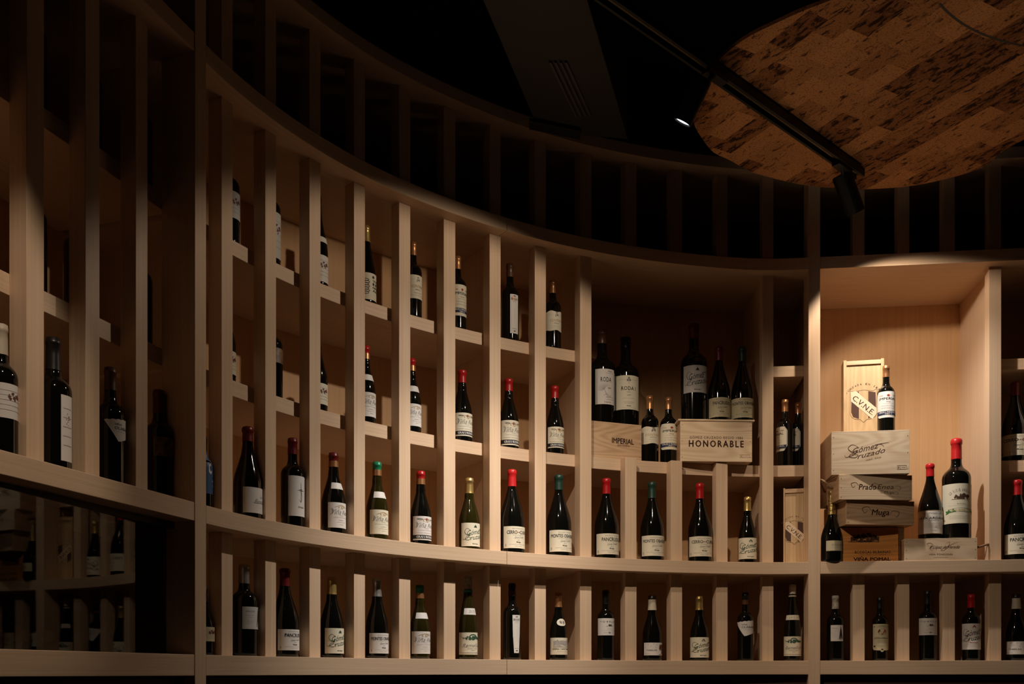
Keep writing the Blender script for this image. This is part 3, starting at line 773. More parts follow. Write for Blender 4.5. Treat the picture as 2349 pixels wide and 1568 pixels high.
ROWZ = {'A': Z_BOT[1], 'B': Z_MID[1], 'C': Z_L2[1], 'D': Z_L1[1]}
OFF = {'A': 0.105, 'B': 0.105, 'C': 0.160, 'D': 0.160}
GR = {'A': 'wine bottles in the bottom row', 'B': 'wine bottles on the middle rail', 'C': 'wine bottles on the lower recessed shelf', 'D': 'wine bottles on the upper recessed shelf'}
def B(row, cx, ytop, wpx, kind, cap, capy, lab, label, neck=None, glass=None, bands=(), off=None, h=None, zb=None, dyaw=0.0):
    """lab: (y0,y1,left px or None, material, art[, shape]) in photo pixels"""
    off = OFF[row] if off is None else off
    x, y, n, s = at(cx, off)
    zb = ROWZ[row] if zb is None else zb
    tn = math.atan2(n[0], n[1]); yaw = -tn+dyaw
    R = wpx/2*y/F
    H = h if h else (HY-ytop)*y/F-zb
    tv = math.atan2(x, y); dev = tv-tn+dyaw
    def zz(py): return (HY-py)*(y-R*.8)/F-zb
    caph = H-((HY-capy)*y/F-zb) if capy else .22*H
    Ls = []
    def mk(l, nm):
        y0, y1, lx, mat, a = l[:5]
        if lx is None: half = math.radians(78)
        else:
            u = max(-0.99, min(.99, (lx-cx)/(wpx/2))); half = dev-math.asin(u)
        half = max(.2, min(half, 1.75))
        if len(l) > 6: half = l[6]
        d = dict(z0=zz(y1), z1=zz(y0), half=half, mat=mat, art=a, name=nm)
        if len(l) > 5 and l[5]: d['shape'] = l[5]
        return d
    if lab: Ls.append(mk(lab, 'label'))
    if neck: Ls.append(mk(neck, 'neck_label'))
    if lab and len(lab) > 7: Ls[0]['taper'] = lab[7]
    return bottle_at(x, y, CAMZ+zb, yaw, kind, H, R, cap, caph, Ls, label, GR[row], glass, bands)
RES = {'c': 'CERRO LAS CUEVAS', 'm': 'MONTES OBARENES', 'p': 'PANCRUDO'}
GB = ((0.0, 0.42, 'copper'),)
# bottom row
B('A', 466, 1345, 50, 'burg', 'black', 1380, (1437, 1470, None, P_OLD, 'lines'), 'bottle with yellowed label half hidden by the left mullion, bottom row')
B('A', 560, 1295, 61, 'bord', 'silver', 1338, (1390.7, 1442, 556, P_GREY, 'tree'), 'tall dark bottle with silver capsule and fir tree label, left in the bottom row')
B('A', 653.4, 1304, 64, 'burg', 'darkred', 1344, (1442.7, 1490.8, 638, P_WHITE, RES['p']), 'bottle reading PANCRUDO with dark red wax, bottom row')
B('A', 761, 1323.7, 54, 'burg', 'gold', 1363, (1440, 1498, 746, P_CREAM, 'gomez_green'), 'gold-capped bottle with green script label, left one of the two in the bottom row')
B('A', 864.7, 1327, 52, 'burg', 'silver', 1368, (1451.4, 1498, 848, P_WHITE, RES['m']), 'silver-capped bottle reading MONTES OBARENES, bottom row')
B('A', 963, 1342, 47, 'burg', 'green', 1372.5, (1447.5, 1498.7, 945, P_WHITE, 'vina'), 'bottle with bright green and copper capsule and white neck band, bottom row', neck=(1404, 1418, 951, P_WHITE, None), bands=GB, glass=G_OLIVE)
B('A', 1073.5, 1320.6, 43, 'hock', 'grey', 1351, (1450, 1500.7, 1053, P_CREAM, 'hock'), 'slender bottle with green crest label, first of two slender ones in the bottom row', neck=(1394, 1409, 1062, P_WHITE, lambda p: p.text('2013 R', 0, .5, .4, .5, INK_GREY)), bands=((-.25, -.05, 'teal'),), glass=G_OLIVE)
B('A', 1174.8, 1337.7, 41, 'bord', 'black', 1368, (1410, 1497, None, P_WHITE, 'bikandi', None, 0.50, 0.2), 'tall dark bottle with narrow white strip label, bottom row', bands=((0.05, .42, 'brown'),))
B('A', 1281, 1358.7, 40, 'burg', 'copper', 1392, (1462, 1500.7, 1263, P_CREAM, 'sierra'), 'bottle with copper capsule and small oval neck seal, bottom row', neck=(1418, 1435, None, P_CREAM, lambda p: p.scatter(0, .5, .25, .2, 14, .1, INK_GREY, 2), 'oval', 0.75))
B('A', 1389.5, 1353, 38.5, 'bord', 'black', 1385, (1417.4, 1456.5, 1372, P_WHITE, 'tobelos'), 'black-capped bottle with cream TOBELOS label, left one of two in the bottom row')
B('A', 1496, 1366, 44, 'burg', 'black', 1399, (1473.3, 1502.3, 1478, P_WHITE, 'tobelos_flower'), 'cream-necked bottle with maroon flower label, left of the bottom row pair', bands=((0.0, .80, 'cream'),))
B('A', 1604.3, 1367.3, 42, 'burg', 'gold', 1398.6, (1460.9, 1507.3, 1584, P_CREAM, 'gomez_green'), 'gold-capped bottle with green script label, right one of the two in the bottom row')
B('A', 1709.7, 1359, 35.5, 'bord', 'black', 1387, (1421, 1459, 1692, P_WHITE, 'olabarri', 'torn'), 'bottle with white torn-edge label, bottom row', bands=((0.05, .4, 'brown'),))
B('A', 1818, 1340.7, 38, 'hock', 'cream', 1362, (1459, 1503.6, 1799, P_CREAM, 'hock'), 'slender bottle with cream capsule beside the right mullion, bottom row', neck=(1409.7, 1421, None, P_CREAM, lambda p: p.text('2 R C 13', 0, .5, .5, .4, INK_GREY)), bands=((-.3, -.15, 'cream'),))
B('A', 1916.6, 1365.8, 38, 'bord', 'grey', 1396, (1433, 1469.8, 1905, P_WHITE, 'tree', None, 0.78), 'dark bottle with grey capsule and fir tree label, right of the right mullion')
B('A', 2019, 1369.5, 35, 'bord', 'black', 1395, (1430.5, 1494.4, 2003, P_OLD, 'shield', 'shield', 1.3), 'bottle with yellowed pointed label and red crest, bottom row')
B('A', 2128.5, 1355, 38.5, 'bord', 'black', 1385, (1417, 1456, 2110, P_WHITE, 'tobelos'), 'black-capped bottle with white TOBELOS label, right one of two in the bottom row')
B('A', 2228, 1363, 39, 'bord', 'red', 1393.5, (1429.5, 1489, 2208, P_WHITE, 'gomez_red'), 'bottle with thin red capsule and tall white script label, bottom row')
B('A', 2331.5, 1363, 44, 'burg', 'black', 1396, (1470.5, 1500, 2311, P_WHITE, 'tobelos_flower'), 'cream-necked bottle with maroon flower label at the right edge, bottom row', bands=((0.0, .76, 'cream'),))
# middle rail
B('B', 466, 1000, 42, 'bord', 'black', 1040, (1031, 1131, None, P_BLUE, 'bluefig'), 'bottle with blue label and white figure peeking past the left mullion')
B('B', 568.2, 979.6, 65, 'burg', 'darkred', 1013, (1116.7, 1175.5, 558, P_WHITE, 'script'), 'large dark red-capped bottle with thin script label, middle rail')
B('B', 671, 1005.6, 53, 'bord', 'darkred', 1042.6, (1090.7, 1183, 662, P_WHITE, 'cross'), 'red-capped bottle with tall white label and thin cross, middle rail')
B('B', 765, 1039, 55, 'burg', 'darkred', 1072, (1152, 1210, 753, P_WHITE, 'vina'), 'bottle with dark red and copper capsule and white neck band, middle rail', neck=(1105, 1120, 758, P_WHITE, None), bands=GB)
B('B', 865, 1060, 50, 'burg', 'green', 1092, (1168.8, 1224.7, 849, P_CREAM, 'vina'), 'bottle with green capsule and white neck band, middle rail', neck=(1126, 1141, 855, P_WHITE, None), bands=GB, glass=G_OLIVE)
B('B', 965, 1081, 48, 'burg', 'red', 1111.6, (1183.7, 1238.5, 948, P_WHITE, 'vina_gr'), 'bottle with red and copper capsule and GRAN RESERVA band, middle rail', bands=GB)
B('B', 1076.4, 1096.7, 48, 'burg', 'gold', 1132, (1199, 1252.5, 1059, P_CREAM, 'gomez_green'), 'gold-capped bottle with green script label, left one of two on the middle rail', glass=G_OLIVE)
B('B', 1174.5, 1077.5, 58, 'burg', 'bright', 1116, (1207, 1257, 1156, P_CREAM, RES['c']), 'bottle with bright red wax reading CERRO LAS CUEVAS, left one on the middle rail')
B('B', 1282, 1089.5, 58, 'burg', 'darkgreen', 1124, (1215.6, 1265, 1261, P_CREAM, RES['m']), 'bottle with dark green wax reading MONTES OBARENES, left one on the middle rail')
B('B', 1391.3, 1097.8, 55.5, 'burg', 'red', 1133, (1223.6, 1271, 1369, P_CREAM, RES['p']), 'bottle with red wax reading PANCRUDO in the middle of the middle rail')
B('B', 1495.9, 1105.7, 54, 'burg', 'darkgreen', 1142.7, (1228, 1274.7, 1473, P_CREAM, RES['m']), 'bottle with dark green wax reading MONTES OBARENES, right one on the middle rail')
B('B', 1605.7, 1109, 54, 'burg', 'red', 1144, (1230, 1275.7, 1582, P_CREAM, RES['c']), 'bottle with red wax reading CERRO LAS CUEVAS, right one on the middle rail')
B('B', 1714.7, 1140, 40, 'burg', 'gold', 1172, (1233, 1281.4, 1695, P_CREAM, 'gomez_green'), 'gold-capped bottle with green script label beside the upright wooden box')
B('B', 2334, 1101, 58, 'burg', 'red', 1135.6, (1224, 1270, 2308, P_CREAM, RES['p']), 'bottle with red wax reading PANCRUDO at the right edge of the photo')
# lower recessed shelf
CR = P_CREAM
B('C', 513, 0, 54, 'burg', 'black', None, (802, 855, None, P_CREAM, 'lines'), 'bottle almost hidden by the first post right of the left mullion, lower recessed shelf', h=.30)
B('C', 622, 0, 52, 'bord', 'black', None, (796, 830, None, P_DARK, None), 'dark bottle with bronze label behind the second post, lower recessed shelf', h=.30)
B('C', 726, 0, 50, 'burg', 'black', None, (878, 926, None, P_CREAM, 'lines'), 'bottle with cream label and small red picture behind the third post, lower recessed shelf', h=.30)
B('C', 839, 794, 45, 'burg', 'red', 825, (899.5, 955, None, P_WHITE, 'vina'), 'red-capped bottle with white neck band behind the fourth post', neck=(856.6, 870.7, None, P_WHITE, None), bands=GB)
B('C', 944.5, 823, 43, 'burg', 'red', 852, (926, 977, None, P_WHITE, 'vina'), 'red-capped bottle with white neck band behind the fifth post', neck=(883, 897, None, P_WHITE, None), bands=GB)
B('C', 1060, 849.8, 46, 'burg', 'red', 879, (947, 1000, None, P_CREAM, 'vina_gr'), 'red and copper capped bottle with black GRAN RESERVA band, leftmost of three')
B('C', 1167, 869.5, 45, 'burg', 'red', 898, (964, 1021, None, P_CREAM, 'vina_gr'), 'red and copper capped bottle with black GRAN RESERVA band, middle of three')
B('C', 1273, 886, 41, 'burg', 'red', 914, (979, 1027, None, P_CREAM, 'vina_gr'), 'red and copper capped bottle with black GRAN RESERVA band, rightmost of three')
B('C', 1491, 908, 39, 'bord', 'copper', 939, (978, 1018.5, 1472, P_CREAM, 'contino', 'contino'), 'small copper-capped bottle with plain cream label between the two crates', off=.175)
B('C', 1533.5, 912, 38, 'bord', 'copper', 939.7, (971.6, 1031, 1515, P_CREAM, 'imperial', 'oct'), 'small copper-capped bottle reading IMPERIAL between the two crates', off=.175)
B('C', 1800.6, 917, 37, 'bord', 'copper', 945, (978, 1034, None, P_CREAM, 'imperial', 'oct'), 'copper-capped bottle turned with its label to the left, left one in the dark bay', dyaw=-1.25)
B('C', 1831, 924, 35, 'bord', 'copper', 949, (982, 1034, None, P_CREAM, 'imperial', 'oct'), 'copper-capped bottle turned with its label to the left, right one in the dark bay', off=.20, dyaw=-1.25)
B('C', 2329, 877, 58, 'burg', 'darkred', 909, (995.6, 1044, 2301, P_CREAM, RES['c']), 'bottle with dark red wax reading CERRO LAS CUEVAS at the right edge, recessed shelf')
# upper recessed shelf
B('D', 520, 0, 58, 'bord', 'black', None, (436, 497.6, None, P_GREY, 'lines'), 'bottle almost hidden by the first post right of the left mullion, upper recessed shelf', h=.31)
B('D', 617, 0, 52, 'bord', 'black', None, (484, 589, None, P_GREY, 'lines'), 'bottle with tall pale label behind the second post, upper recessed shelf', h=.32)
B('D', 727, 0, 50, 'hock', 'black', None, (583.7, 645, None, P_WHITE, 'lines'), 'bottle with white neck label behind the third post, upper recessed shelf', neck=(540, 553, None, P_WHITE, None), h=.33)
B('D', 839, 518.6, 47, 'hock', 'gold', 557, (625.8, 687, None, P_CREAM, 'ornate'), 'slender bottle with ornate black and cream label, upper recessed shelf')
B('D', 947.5, 555.8, 40, 'bord', 'copper', 587.5, (630.8, 685, None, P_CREAM, 'contino'), 'copper-capped bottle with cream label left of centre, upper recessed shelf')
B('D', 1049.5, 589, 40, 'bord', 'copper', 619, (653, 724.6, None, P_CREAM, 'imperial', 'oct'), 'copper-capped bottle reading GRAN RESERVA, upper recessed shelf')
B('D', 1170, 606, 41, 'bord', 'brown', 637, (675.4, 765, None, P_WHITE, 'bikandi_seal', None, 0.52), 'tall dark bottle with narrow strip label and copper seal, upper recessed shelf')
B('D', 1267.8, 643.9, 38.6, 'bord', 'copper', 674, (713, 759.6, None, P_CREAM, 'contino', 'contino'), 'copper-capped bottle with wavy cream label, last on the upper recessed shelf')
# left section
B('B', 2, 745, 72, 'bord', 'cream', 815, (877, 957, None, P_WHITE, 'lines'), 'bottle with white capsule cut by the left edge of the photo')
B('B', 122, 776, 80, 'bord', 'black', 850, (902, 1054, None, P_WHITE, 'lines', None, 0.42), 'bottle with long narrow white label, left section')
B('B', 253, 844, 64, 'bord', 'brown', 896, (954.6, 1011.6, None, P_WHITE, 'olabarri', 'torn', 1.3), 'bottle with white torn-edge label, left section')
B('B', 364.7, 896, 65, 'bord', 'darkred', 949, (1002, 1046, None, P_DARK, None, None, 1.3), 'bottle with dark bronze label and red capsule nearest the left mullion')
for cx_, nm in ((69, 'first'), (181, 'second'), (316, 'third')):
    B('C', cx_, 0, 72 if cx_ < 100 else 66, 'bord', 'black', None, (0, 1, None, P_GREY, None) if 0 else None, 'dark bottle on the lower recessed shelf of the left section, %s from the left' % nm, h=.30)
    B('D', cx_+(18 if cx_ == 181 else 0), 0, 72 if cx_ < 100 else 66, 'bord', 'black', None, None, 'dark bottle on the upper recessed shelf of the left section, %s from the left' % nm, h=.30)

# bottles standing on crates, free positions -----------------------------------
def FB(cx, y, zb, ytop, wpx, kind, cap, capy, lab, label, nang, neck=None, bands=(), group='display bottles around the crates', glass=None):
    """nang: direction the label faces, angle of outward normal (0 = straight at the room)"""
    x = (cx-CX)/F*y; R = wpx/2*y/F; H = (HY-ytop)*y/F-zb
    tv = math.atan2(x, y); dev = tv-nang
    def zz(py): return (HY-py)*(y-R*.8)/F-zb
    caph = H-((HY-capy)*y/F-zb)
    Ls = []
    for l, nm in ((lab, 'label'), (neck, 'neck_label')):
        if not l: continue
        y0, y1, lx, mat, a = l[:5]
        u = max(-.99, min(.99, (lx-cx)/(wpx/2))) if lx else -.9
        half = max(.2, min(dev-math.asin(u), 1.7))
        d = dict(z0=zz(y1), z1=zz(y0), half=half, mat=mat, art=a, name=nm)
        if len(l) > 5: d['shape'] = l[5]
        Ls.append(d)
    return bottle_at(x, y, CAMZ+zb, -nang, kind, H, R, cap, caph, Ls, label, group, glass, bands)

# ------------------------------------------------------------------ wooden crates
def crate(x0, x1, yf, zb, zt, yaw, depth, mat, label, artf, lid=0.006, side=None, group='wooden wine crates', pivot='l', handle=None, overhang=0.0, name='wooden_crate'):
    """x0,x1: photo columns of the front face edges, yf: depth of the pivot edge; local x along the front, +y into the shelf"""
    if pivot == 'l':
        ax = (x0-CX)/F*yf; ay = yf
        # width so the right edge lands on column x1
        u = (x1-CX)/F; W = (u*ay-ax)/(math.cos(yaw)-u*math.sin(yaw))
        ox, oy = ax, ay
    root = empty(name, (ox, oy, CAMZ+zb), yaw); tag(root, label, 'crate', group)
    H = zt-zb; t = 0.009
    mb = MB(); mb.box(0, W, 0, t, 0, H-lid); fb = mb.build('front_board', mat, root, bevel=0.0008)
    mb = MB(); mb.box(0, W, depth-t, depth, 0, H-lid); mb.build('back_board', mat, root)
    for q0, q1 in ((0.0005, t), (W-t, W-.0005)):
        mb = MB(); mb.box(q0, q1, t, depth-t, 0.0, H-lid-.0003, grain='y'); mb.build('side_board', PINE_EDGE if side is None else side, root)
    mb = MB(); mb.box(t, W-t, t, depth-t, 0.0005, 0.006); mb.build('base_board', mat, root)
    mb = MB(); mb.box(-overhang, W+overhang, -overhang*.5, depth, H-lid, H); mb.build('lid', mat, root, bevel=0.0006)
    for sx in (0.008, W-0.008):
        for k in range(3):
            mb = MB()
            zz = H*(.12+.38*k)-lid*.5
            c = [(sx+.0016*math.cos(a), -.0006, zz+.0016*math.sin(a)) for a in [2*PI*i/8 for i in range(8)]]
            mb.face(c); mb.build('nail', NAIL, fb, merge=False)
    if artf:
        p = Print(W, H-lid); artf(p)
        p.build(lambda X, Y, lv: (X+W/2, -0.0003-lv*.000012, Y), fb, 'branding')
    if handle:
        side_, r = handle
        sx = -0.002 if side_ == 'l' else W+0.002
        sg = -1 if side_ == 'l' else 1
        pts = [(sx+sg*r*math.sin(PI*i/12), depth*(.30 if side_ == 'l' else .12)+depth*.4*i/12, H*.58-(-1 if side_ == 'l' else 1)*0.0+ (0.045 if side_ == 'l' else 0.02)*math.sin(PI*i/12)) for i in range(13)]
        mb = MB(); mb.tube(pts, 0.0045, 8); mb.build('rope_handle', ROPE, root, smooth=True)
    return root
def a_gomez(p):
    gomez(p, -.05, .56, .62, INK_BROWN, None, False, .22)
    p.text('HARO - RIOJA', .04, .36, .2, .045, INK_BROWN, 0, 0, .2)
    for a, b in ((.34, .46),): 
        p.line(a, b, .10, .008, INK_BROWN); p.line(a, b, .19, .008, INK_BROWN); p.rect(a, a+.003, .10, .19, INK_BROWN); p.rect(b-.003, b, .10, .19, INK_BROWN)
        p.rect(a+.04, a+.043, .10, .19, INK_BROWN); p.text('RIOJA', a+.082, .145, .05, .03, INK_BROWN); p.text('8', a+.02, .145, .015, .05, INK_BROWN)
def swash(p, cx, cy, s, w, flip=1):
    p.stroke([(cx, cy), (cx-flip*.03*s, cy+.10*s), (cx-flip*.08*s, cy+.06*s), (cx-flip*.06*s, cy-.06*s), (cx-flip*.035*s, cy-.0*s)], w, INK_BROWN)
def a_prado(p):
    p.text('Prado', -.115, .55, .24, .24, INK_BROWN, .012, .2); p.text('Enea', .135, .56, .22, .20, INK_BROWN, 0, .2)
    swash(p, -.235, .60, 1.3, .0022); swash(p, .03, .62, .9, .0016); swash(p, .255, .48, 1.1, .0016, -1)
    p.text('Muga', .18, .30, .13, .15, INK_BROWN, 0, .2); swash(p, .12, .33, .7, .0012); swash(p, .245, .26, .8, .0012, -1)
def a_muga(p):
    p.text('Muga', 0, .52, .26, .34, INK_BROWN, .012, .2); swash(p, -.13, .62, 1.7, .0026); swash(p, .14, .46, 1.7, .002, -1)
def a_pomal(p):
    p.scatter(-.08, .72, .24, .12, 150, .018, INK_BROWN, 21)
    for k in range(6): p.rect(-.30+.09*k, -.27+.09*k, .62, .76, INK_BROWN)
    p.line(-.34, .18, .60, .02, INK_BROWN); p.ring(.0, .80, .05, .07, .008, INK_BROWN)
    p.text('BODEGAS BILBAINAS', .07, .29, .60, .085, INK_BROWN, .008); p.text('HARO - RIOJA ALTA - ESPAÑA', .07, .215, .46, .03, INK_BROWN)
    p.text('VIÑA POMAL', .06, .09, .62, .13, INK_BROWN, .035)
def a_lopez(p):
    p.text('R López de Heredia', .05, .62, .42, .20, INK_BROWN, 0, .7)
    p.stroke([(-.16, .66), (-.19, .80), (-.14, .84), (-.11, .72), (-.15, .56), (-.11, .48)], .0016, INK_BROWN)
    p.stroke([(.06, .80), (.12, .88), (.10, .66), (.04, .48), (.0, .50), (.06, .62), (.20, .84), (.24, .86)], .0014, INK_BROWN)
    p.text('VIÑA TONDONIA', .0, .30, .33, .10, INK_BROWN, 0); p.text('HARO (Rioja Alta)', 0, .14, .20, .045, INK_BROWN)
def a_imperial(p):
    p.text('IMPERIAL', .17, .53, .38, .15, INK_BROWN, .03); p.text('GRAN RESERVA', .18, .40, .22, .055, INK_BROWN, .01)
def a_honor(p):
    p.text('GÓMEZ CRUZADO REGIO 1886', 0, .60, .74, .08, INK_BROWN, .005, 0, 0, 1.2); p.text('HONORABLE', 0, .44, .76, .16, INK_BROWN, .035, 0, 0, 1.35)
    a, b = .33, .46
    for y in (.10, .18): p.line(a, b, y, .006, INK_BROWN)
    for x in (a, a+.04, b): p.rect(x-.0015, x+.0015, .10, .18, INK_BROWN)
    p.text('RIOJA', a+.085, .14, .05, .03, INK_BROWN); p.text('8', a+.02, .14, .015, .045, INK_BROWN)
def a_cvne(p, cx=0.0, cy=.40, s=1.0):
    k = p.H/p.W
    def q(pts): return [(cx+x*k*s, cy+y*s) for x, y in pts]
    out = [(-.13, .16), (-.09, .145), (0, .16), (.09, .145), (.13, .16), (.125, .02), (.13, -.08), (.09, -.13), (.03, -.14), (0, -.17), (-.03, -.14), (-.09, -.13), (-.13, -.08), (-.125, .02), (-.13, .16)]
    p.stroke(q(out), .0016, INK_BROWN, 2)
    p.poly(q([(-.115, .13), (-.045, .145), (-.045, -.13), (-.10, -.11), (-.12, -.06)]), INK_BROWN)
    p.poly(q([(.045, .145), (.115, .13), (.12, -.06), (.10, -.11), (.045, -.13)]), INK_BROWN)
    p.poly(q([(-.125, .145), (-.12, .05), (.085, -.14), (.125, -.085), (.125, -.03), (-.07, .15)]), PINE)
    p.stroke(q([(-.12, .05), (.085, -.14)]), .0010, INK_BROWN, 1); p.stroke(q([(-.07, .15), (.125, -.03)]), .0010, INK_BROWN, 1)
    p.text('C.V.N.E.', cx, cy+.005*s, .26*k*s, .052*s, INK_BROWN, .01, 0, -.73)
    arc_text(p, 'FUNDADA EN 1879', cx, cy+.02*s, .20*s, PI*.80, PI*.20, .018*s, INK_BROWN, .9)
def slide_box(x0, x1, yf, zb, zt, yaw, depth, label):
    """upright bottle box with a sliding lid"""
    u = (x1-CX)/F; ax = (x0-CX)/F*yf; W = (u*yf-ax)/(math.cos(yaw)-u*math.sin(yaw)); H = zt-zb
    root = empty('wooden_bottle_box', (ax, yf, CAMZ+zb), yaw); tag(root, label, 'box', 'upright wooden bottle boxes')
    t = W*.075
    for q0 in (0, W-t):
        mb = MB(); mb.box(q0, q0+t, 0, depth, 0, H, grain='z'); mb.build('side_board', PINE_BOX, root, bevel=.0008)
    mb = MB(); mb.box(t, W-t, depth-.006, depth, 0, H-.004, grain='z'); mb.build('back_board', PINE, root)
    mb = MB(); mb.box(t, W-t, .0015, depth-.0065, 0, .008); mb.build('bottom_board', PINE_TAN, root, bevel=.001)
    mb = MB(); mb.box(t, W-t, .0, depth-.0065, H-.022, H-.004); mb.build('top_board', PINE_TAN, root, bevel=.001)
    mb = MB(); mb.box(t+.0003, W-t-.0003, .006, .011, .0085, H-.0225, grain='z'); ld = mb.build('sliding_lid', PINE_BOX, root)
    p = Print(W, H); a_cvne(p, 0, .42, .95 if W/H < .45 else 1.25)
    p.build(lambda X, Y, lv: (X+W/2, .0055-lv*.000012, Y), ld, 'branding')
    return root
ya = math.radians
z_ = lambda py, y: (HY-py)/F*y
# niche stack. the niche wall runs at about -7 degrees
NA = at(2000)[2]; NYAW = -math.atan2(NA[0], NA[1])
yb = at(1960, .012)[1]
crate(1924, 2060.4, at(1924, .012)[1], .478, .626, ya(-3), .26, PINE_ORANGE, 'orange-brown crate reading VIÑA POMAL at the foot of the stack', a_pomal)
crate(2058, 2074, at(2058, .06)[1], .478, .628, NYAW, .22, PINE_KNOT, 'pale crate showing only a narrow end behind the orange crate', None)
crate(2075, 2242, at(2075, .004)[1], .478, .5725, NYAW, .20, PINE, 'low pale crate reading VIÑA TONDONIA with a rope handle, right of the stack', a_lopez, handle=('r', .065))
crate(1941.5, 2097, 4.175, .629, .7305, ya(4.6), .24, PINE_TAN, 'crate reading Muga below the Prado Enea crate in the stack', a_muga)
crate(1925.4, 2092.3, 4.155, .7315, .836, ya(2.2), .24, PINE, 'crate reading Prado Enea with a rope handle at its left', a_prado, handle=('l', .035))
crate(1907.5, 2086.8, 4.165, .837, 1.0205, NYAW, .24, PINE_KNOT, 'large knotty crate with script branding on top of the stack', a_gomez)
slide_box(1935, 2028.3, 4.31, 1.0215, z_(826.5, 4.31), NYAW-ya(5), .075, 'upright wooden box with shield branding on top of the crate stack')
FB(2032.6, 4.265, 1.0215, 839, 38, 'bord', 'copper', 866, (897.5, 957.7, 2014, P_WHITE, 'imperial', 'oct'), 'bottle reading IMPERIAL with copper capsule standing on the top crate', NYAW*-1)
FB(2133.6, at(2133, .10)[1], .5735, 1063.8, 52, 'burg', 'bright', 1093, (1170, 1224, 2107, P_WHITE, 'ardanza'), 'red-capped bottle reading VIÑA ARDANZA on the low crate', -NYAW-.05)
FB(2194, at(2194, .10)[1], .5735, 1007, 62, 'mag', 'bright', 1053.7, (1109, 1200, 2165, P_CREAM, 'alta'), 'very large bottle with red wax and green ribbon label on the low crate', -NYAW-.05)
FB(1908.2, at(1908, .030)[1], .478, 1124, 48, 'cava', 'foil', 1180, (1239.6, 1263, 1896, P_OLD, 'cava'), 'sparkling wine bottle with crinkled gold foil in front of the crates', -.5)
# wide bay
imy = at(1358, .125)[1]
crate(1340, 1471.7, at(1340, .12)[1], .9205, z_(965, imy), math.radians(20), .20, PINE_TAN, 'crate reading IMPERIAL in the left corner of the wide bay', a_imperial)
crate(1560.7, 1725.3, at(1560, .075)[1], .9205, z_(966, at(1640, .08)[1]), ya(3), .24, PINE, 'crate reading HONORABLE in the wide bay', a_honor, overhang=0.010, lid=.0075)
zi = z_(965, imy)+.0005; zh = z_(966, at(1640, .08)[1])+.0005
G2 = 'large bottles standing on the wide bay crates'
FB(1380.5, 4.37, zi, 760, 62, 'mag', 'brown', 790, (847, 928, 1366, P_WHITE, 'roda'), 'very large bottle reading RODA with plant drawing on the left crate', -.20, group=G2)
FB(1434.7, 4.43, zi, 774.8, 62, 'mag', 'black', 800, (862, 940, 1414, P_CREAM, 'roda1'), 'very large bottle reading RODA I on the left crate', -.14, group=G2)
FB(1591.7, 4.42, zh, 744, 60, 'mag', 'darkred', 778.6, (838.6, 900.8, 1569, P_GREY, 'gomez'), 'very large bottle with grey script label on the HONORABLE crate', -.05, group=G2)
FB(1649.4, 4.41, zh, 795.5, 51, 'burg', 'darkred', 828, (912, 956.6, 1627, P_OLD, RES['p']), 'bottle reading PANCRUDO on the HONORABLE crate', -.05, group=G2)
FB(1702.7, 4.41, zh, 796.8, 51, 'burg', 'darkgreen', 830, (913, 958, 1679, P_OLD, RES['m']), 'bottle reading MONTES OBARENES on the HONORABLE crate', -.05, group=G2)
slide_box(1797, 1847.4, at(1797, .10)[1], .4785, z_(1119, at(1820, .10)[1]), ya(-16), .085, 'upright wooden box with shield branding on the middle rail')
# bottles lying in the cooler
for i, px in enumerate((62, 118)):
    x, y, n, s = at(px, D_LIP+.06)
    r = empty('lying_bottle', (x, y, CAMZ+.0555+.034)); r.rotation_euler = (0, 0, -math.atan2(n[0], n[1]))
    tag(r, 'bottle lying behind the dark glass door, %s of the two' % ('left' if i == 0 else 'right'), 'bottle', 'bottles lying in the cooler')
    mb = MB(); P = smoothp(profile('bord', .29, .034)); lathe(mb, P, 32)
    mb.v = [(vx, .30-vz, vy) for vx, vy, vz in mb.v]
    mb.build('glass_body', G_BLACK, r, smooth=True)
    mb = MB(); rn = .0145
    lathe(mb, [(.22, rn), (.27, rn), (.272, rn*1.15), (.28, rn*1.15), (.282, rn*1.05), (.292, rn*1.05)], 24, cap0=False)
    mb.v = [(vx, .30-vz, vy) for vx, vy, vz in mb.v]
    mb.build('capsule', FOIL['gold'], r, smooth=True)

# ------------------------------------------------------------------ room shell
def shell(name, x0, x1, y0, y1, z0, z1, m):
    mb = MB(); mb.box(x0, x1, y0, y1, z0, z1); return tag(mb.build(name, m), kind='structure')
shell('floor', -2.6, 4.2, -3.2, 5.4, -.06, 0, FLOORM)
CZ = CAMZ+2.62
shell('ceiling', -2.6, 4.2, -3.2, 5.4, CZ, CZ+.06, CEIL)
shell('wall_left', -2.66, -2.6, -3.2, 5.4, 0, CZ, BLACK)
shell('wall_right', 4.2, 4.26, -3.2, 5.4, 0, CZ, BLACK)
shell('wall_back', -2.6, 4.2, 5.4, 5.46, 0, CZ, BLACK)
shell('wall_front', -2.6, 4.2, -3.26, -3.2, 0, CZ, BLACK)

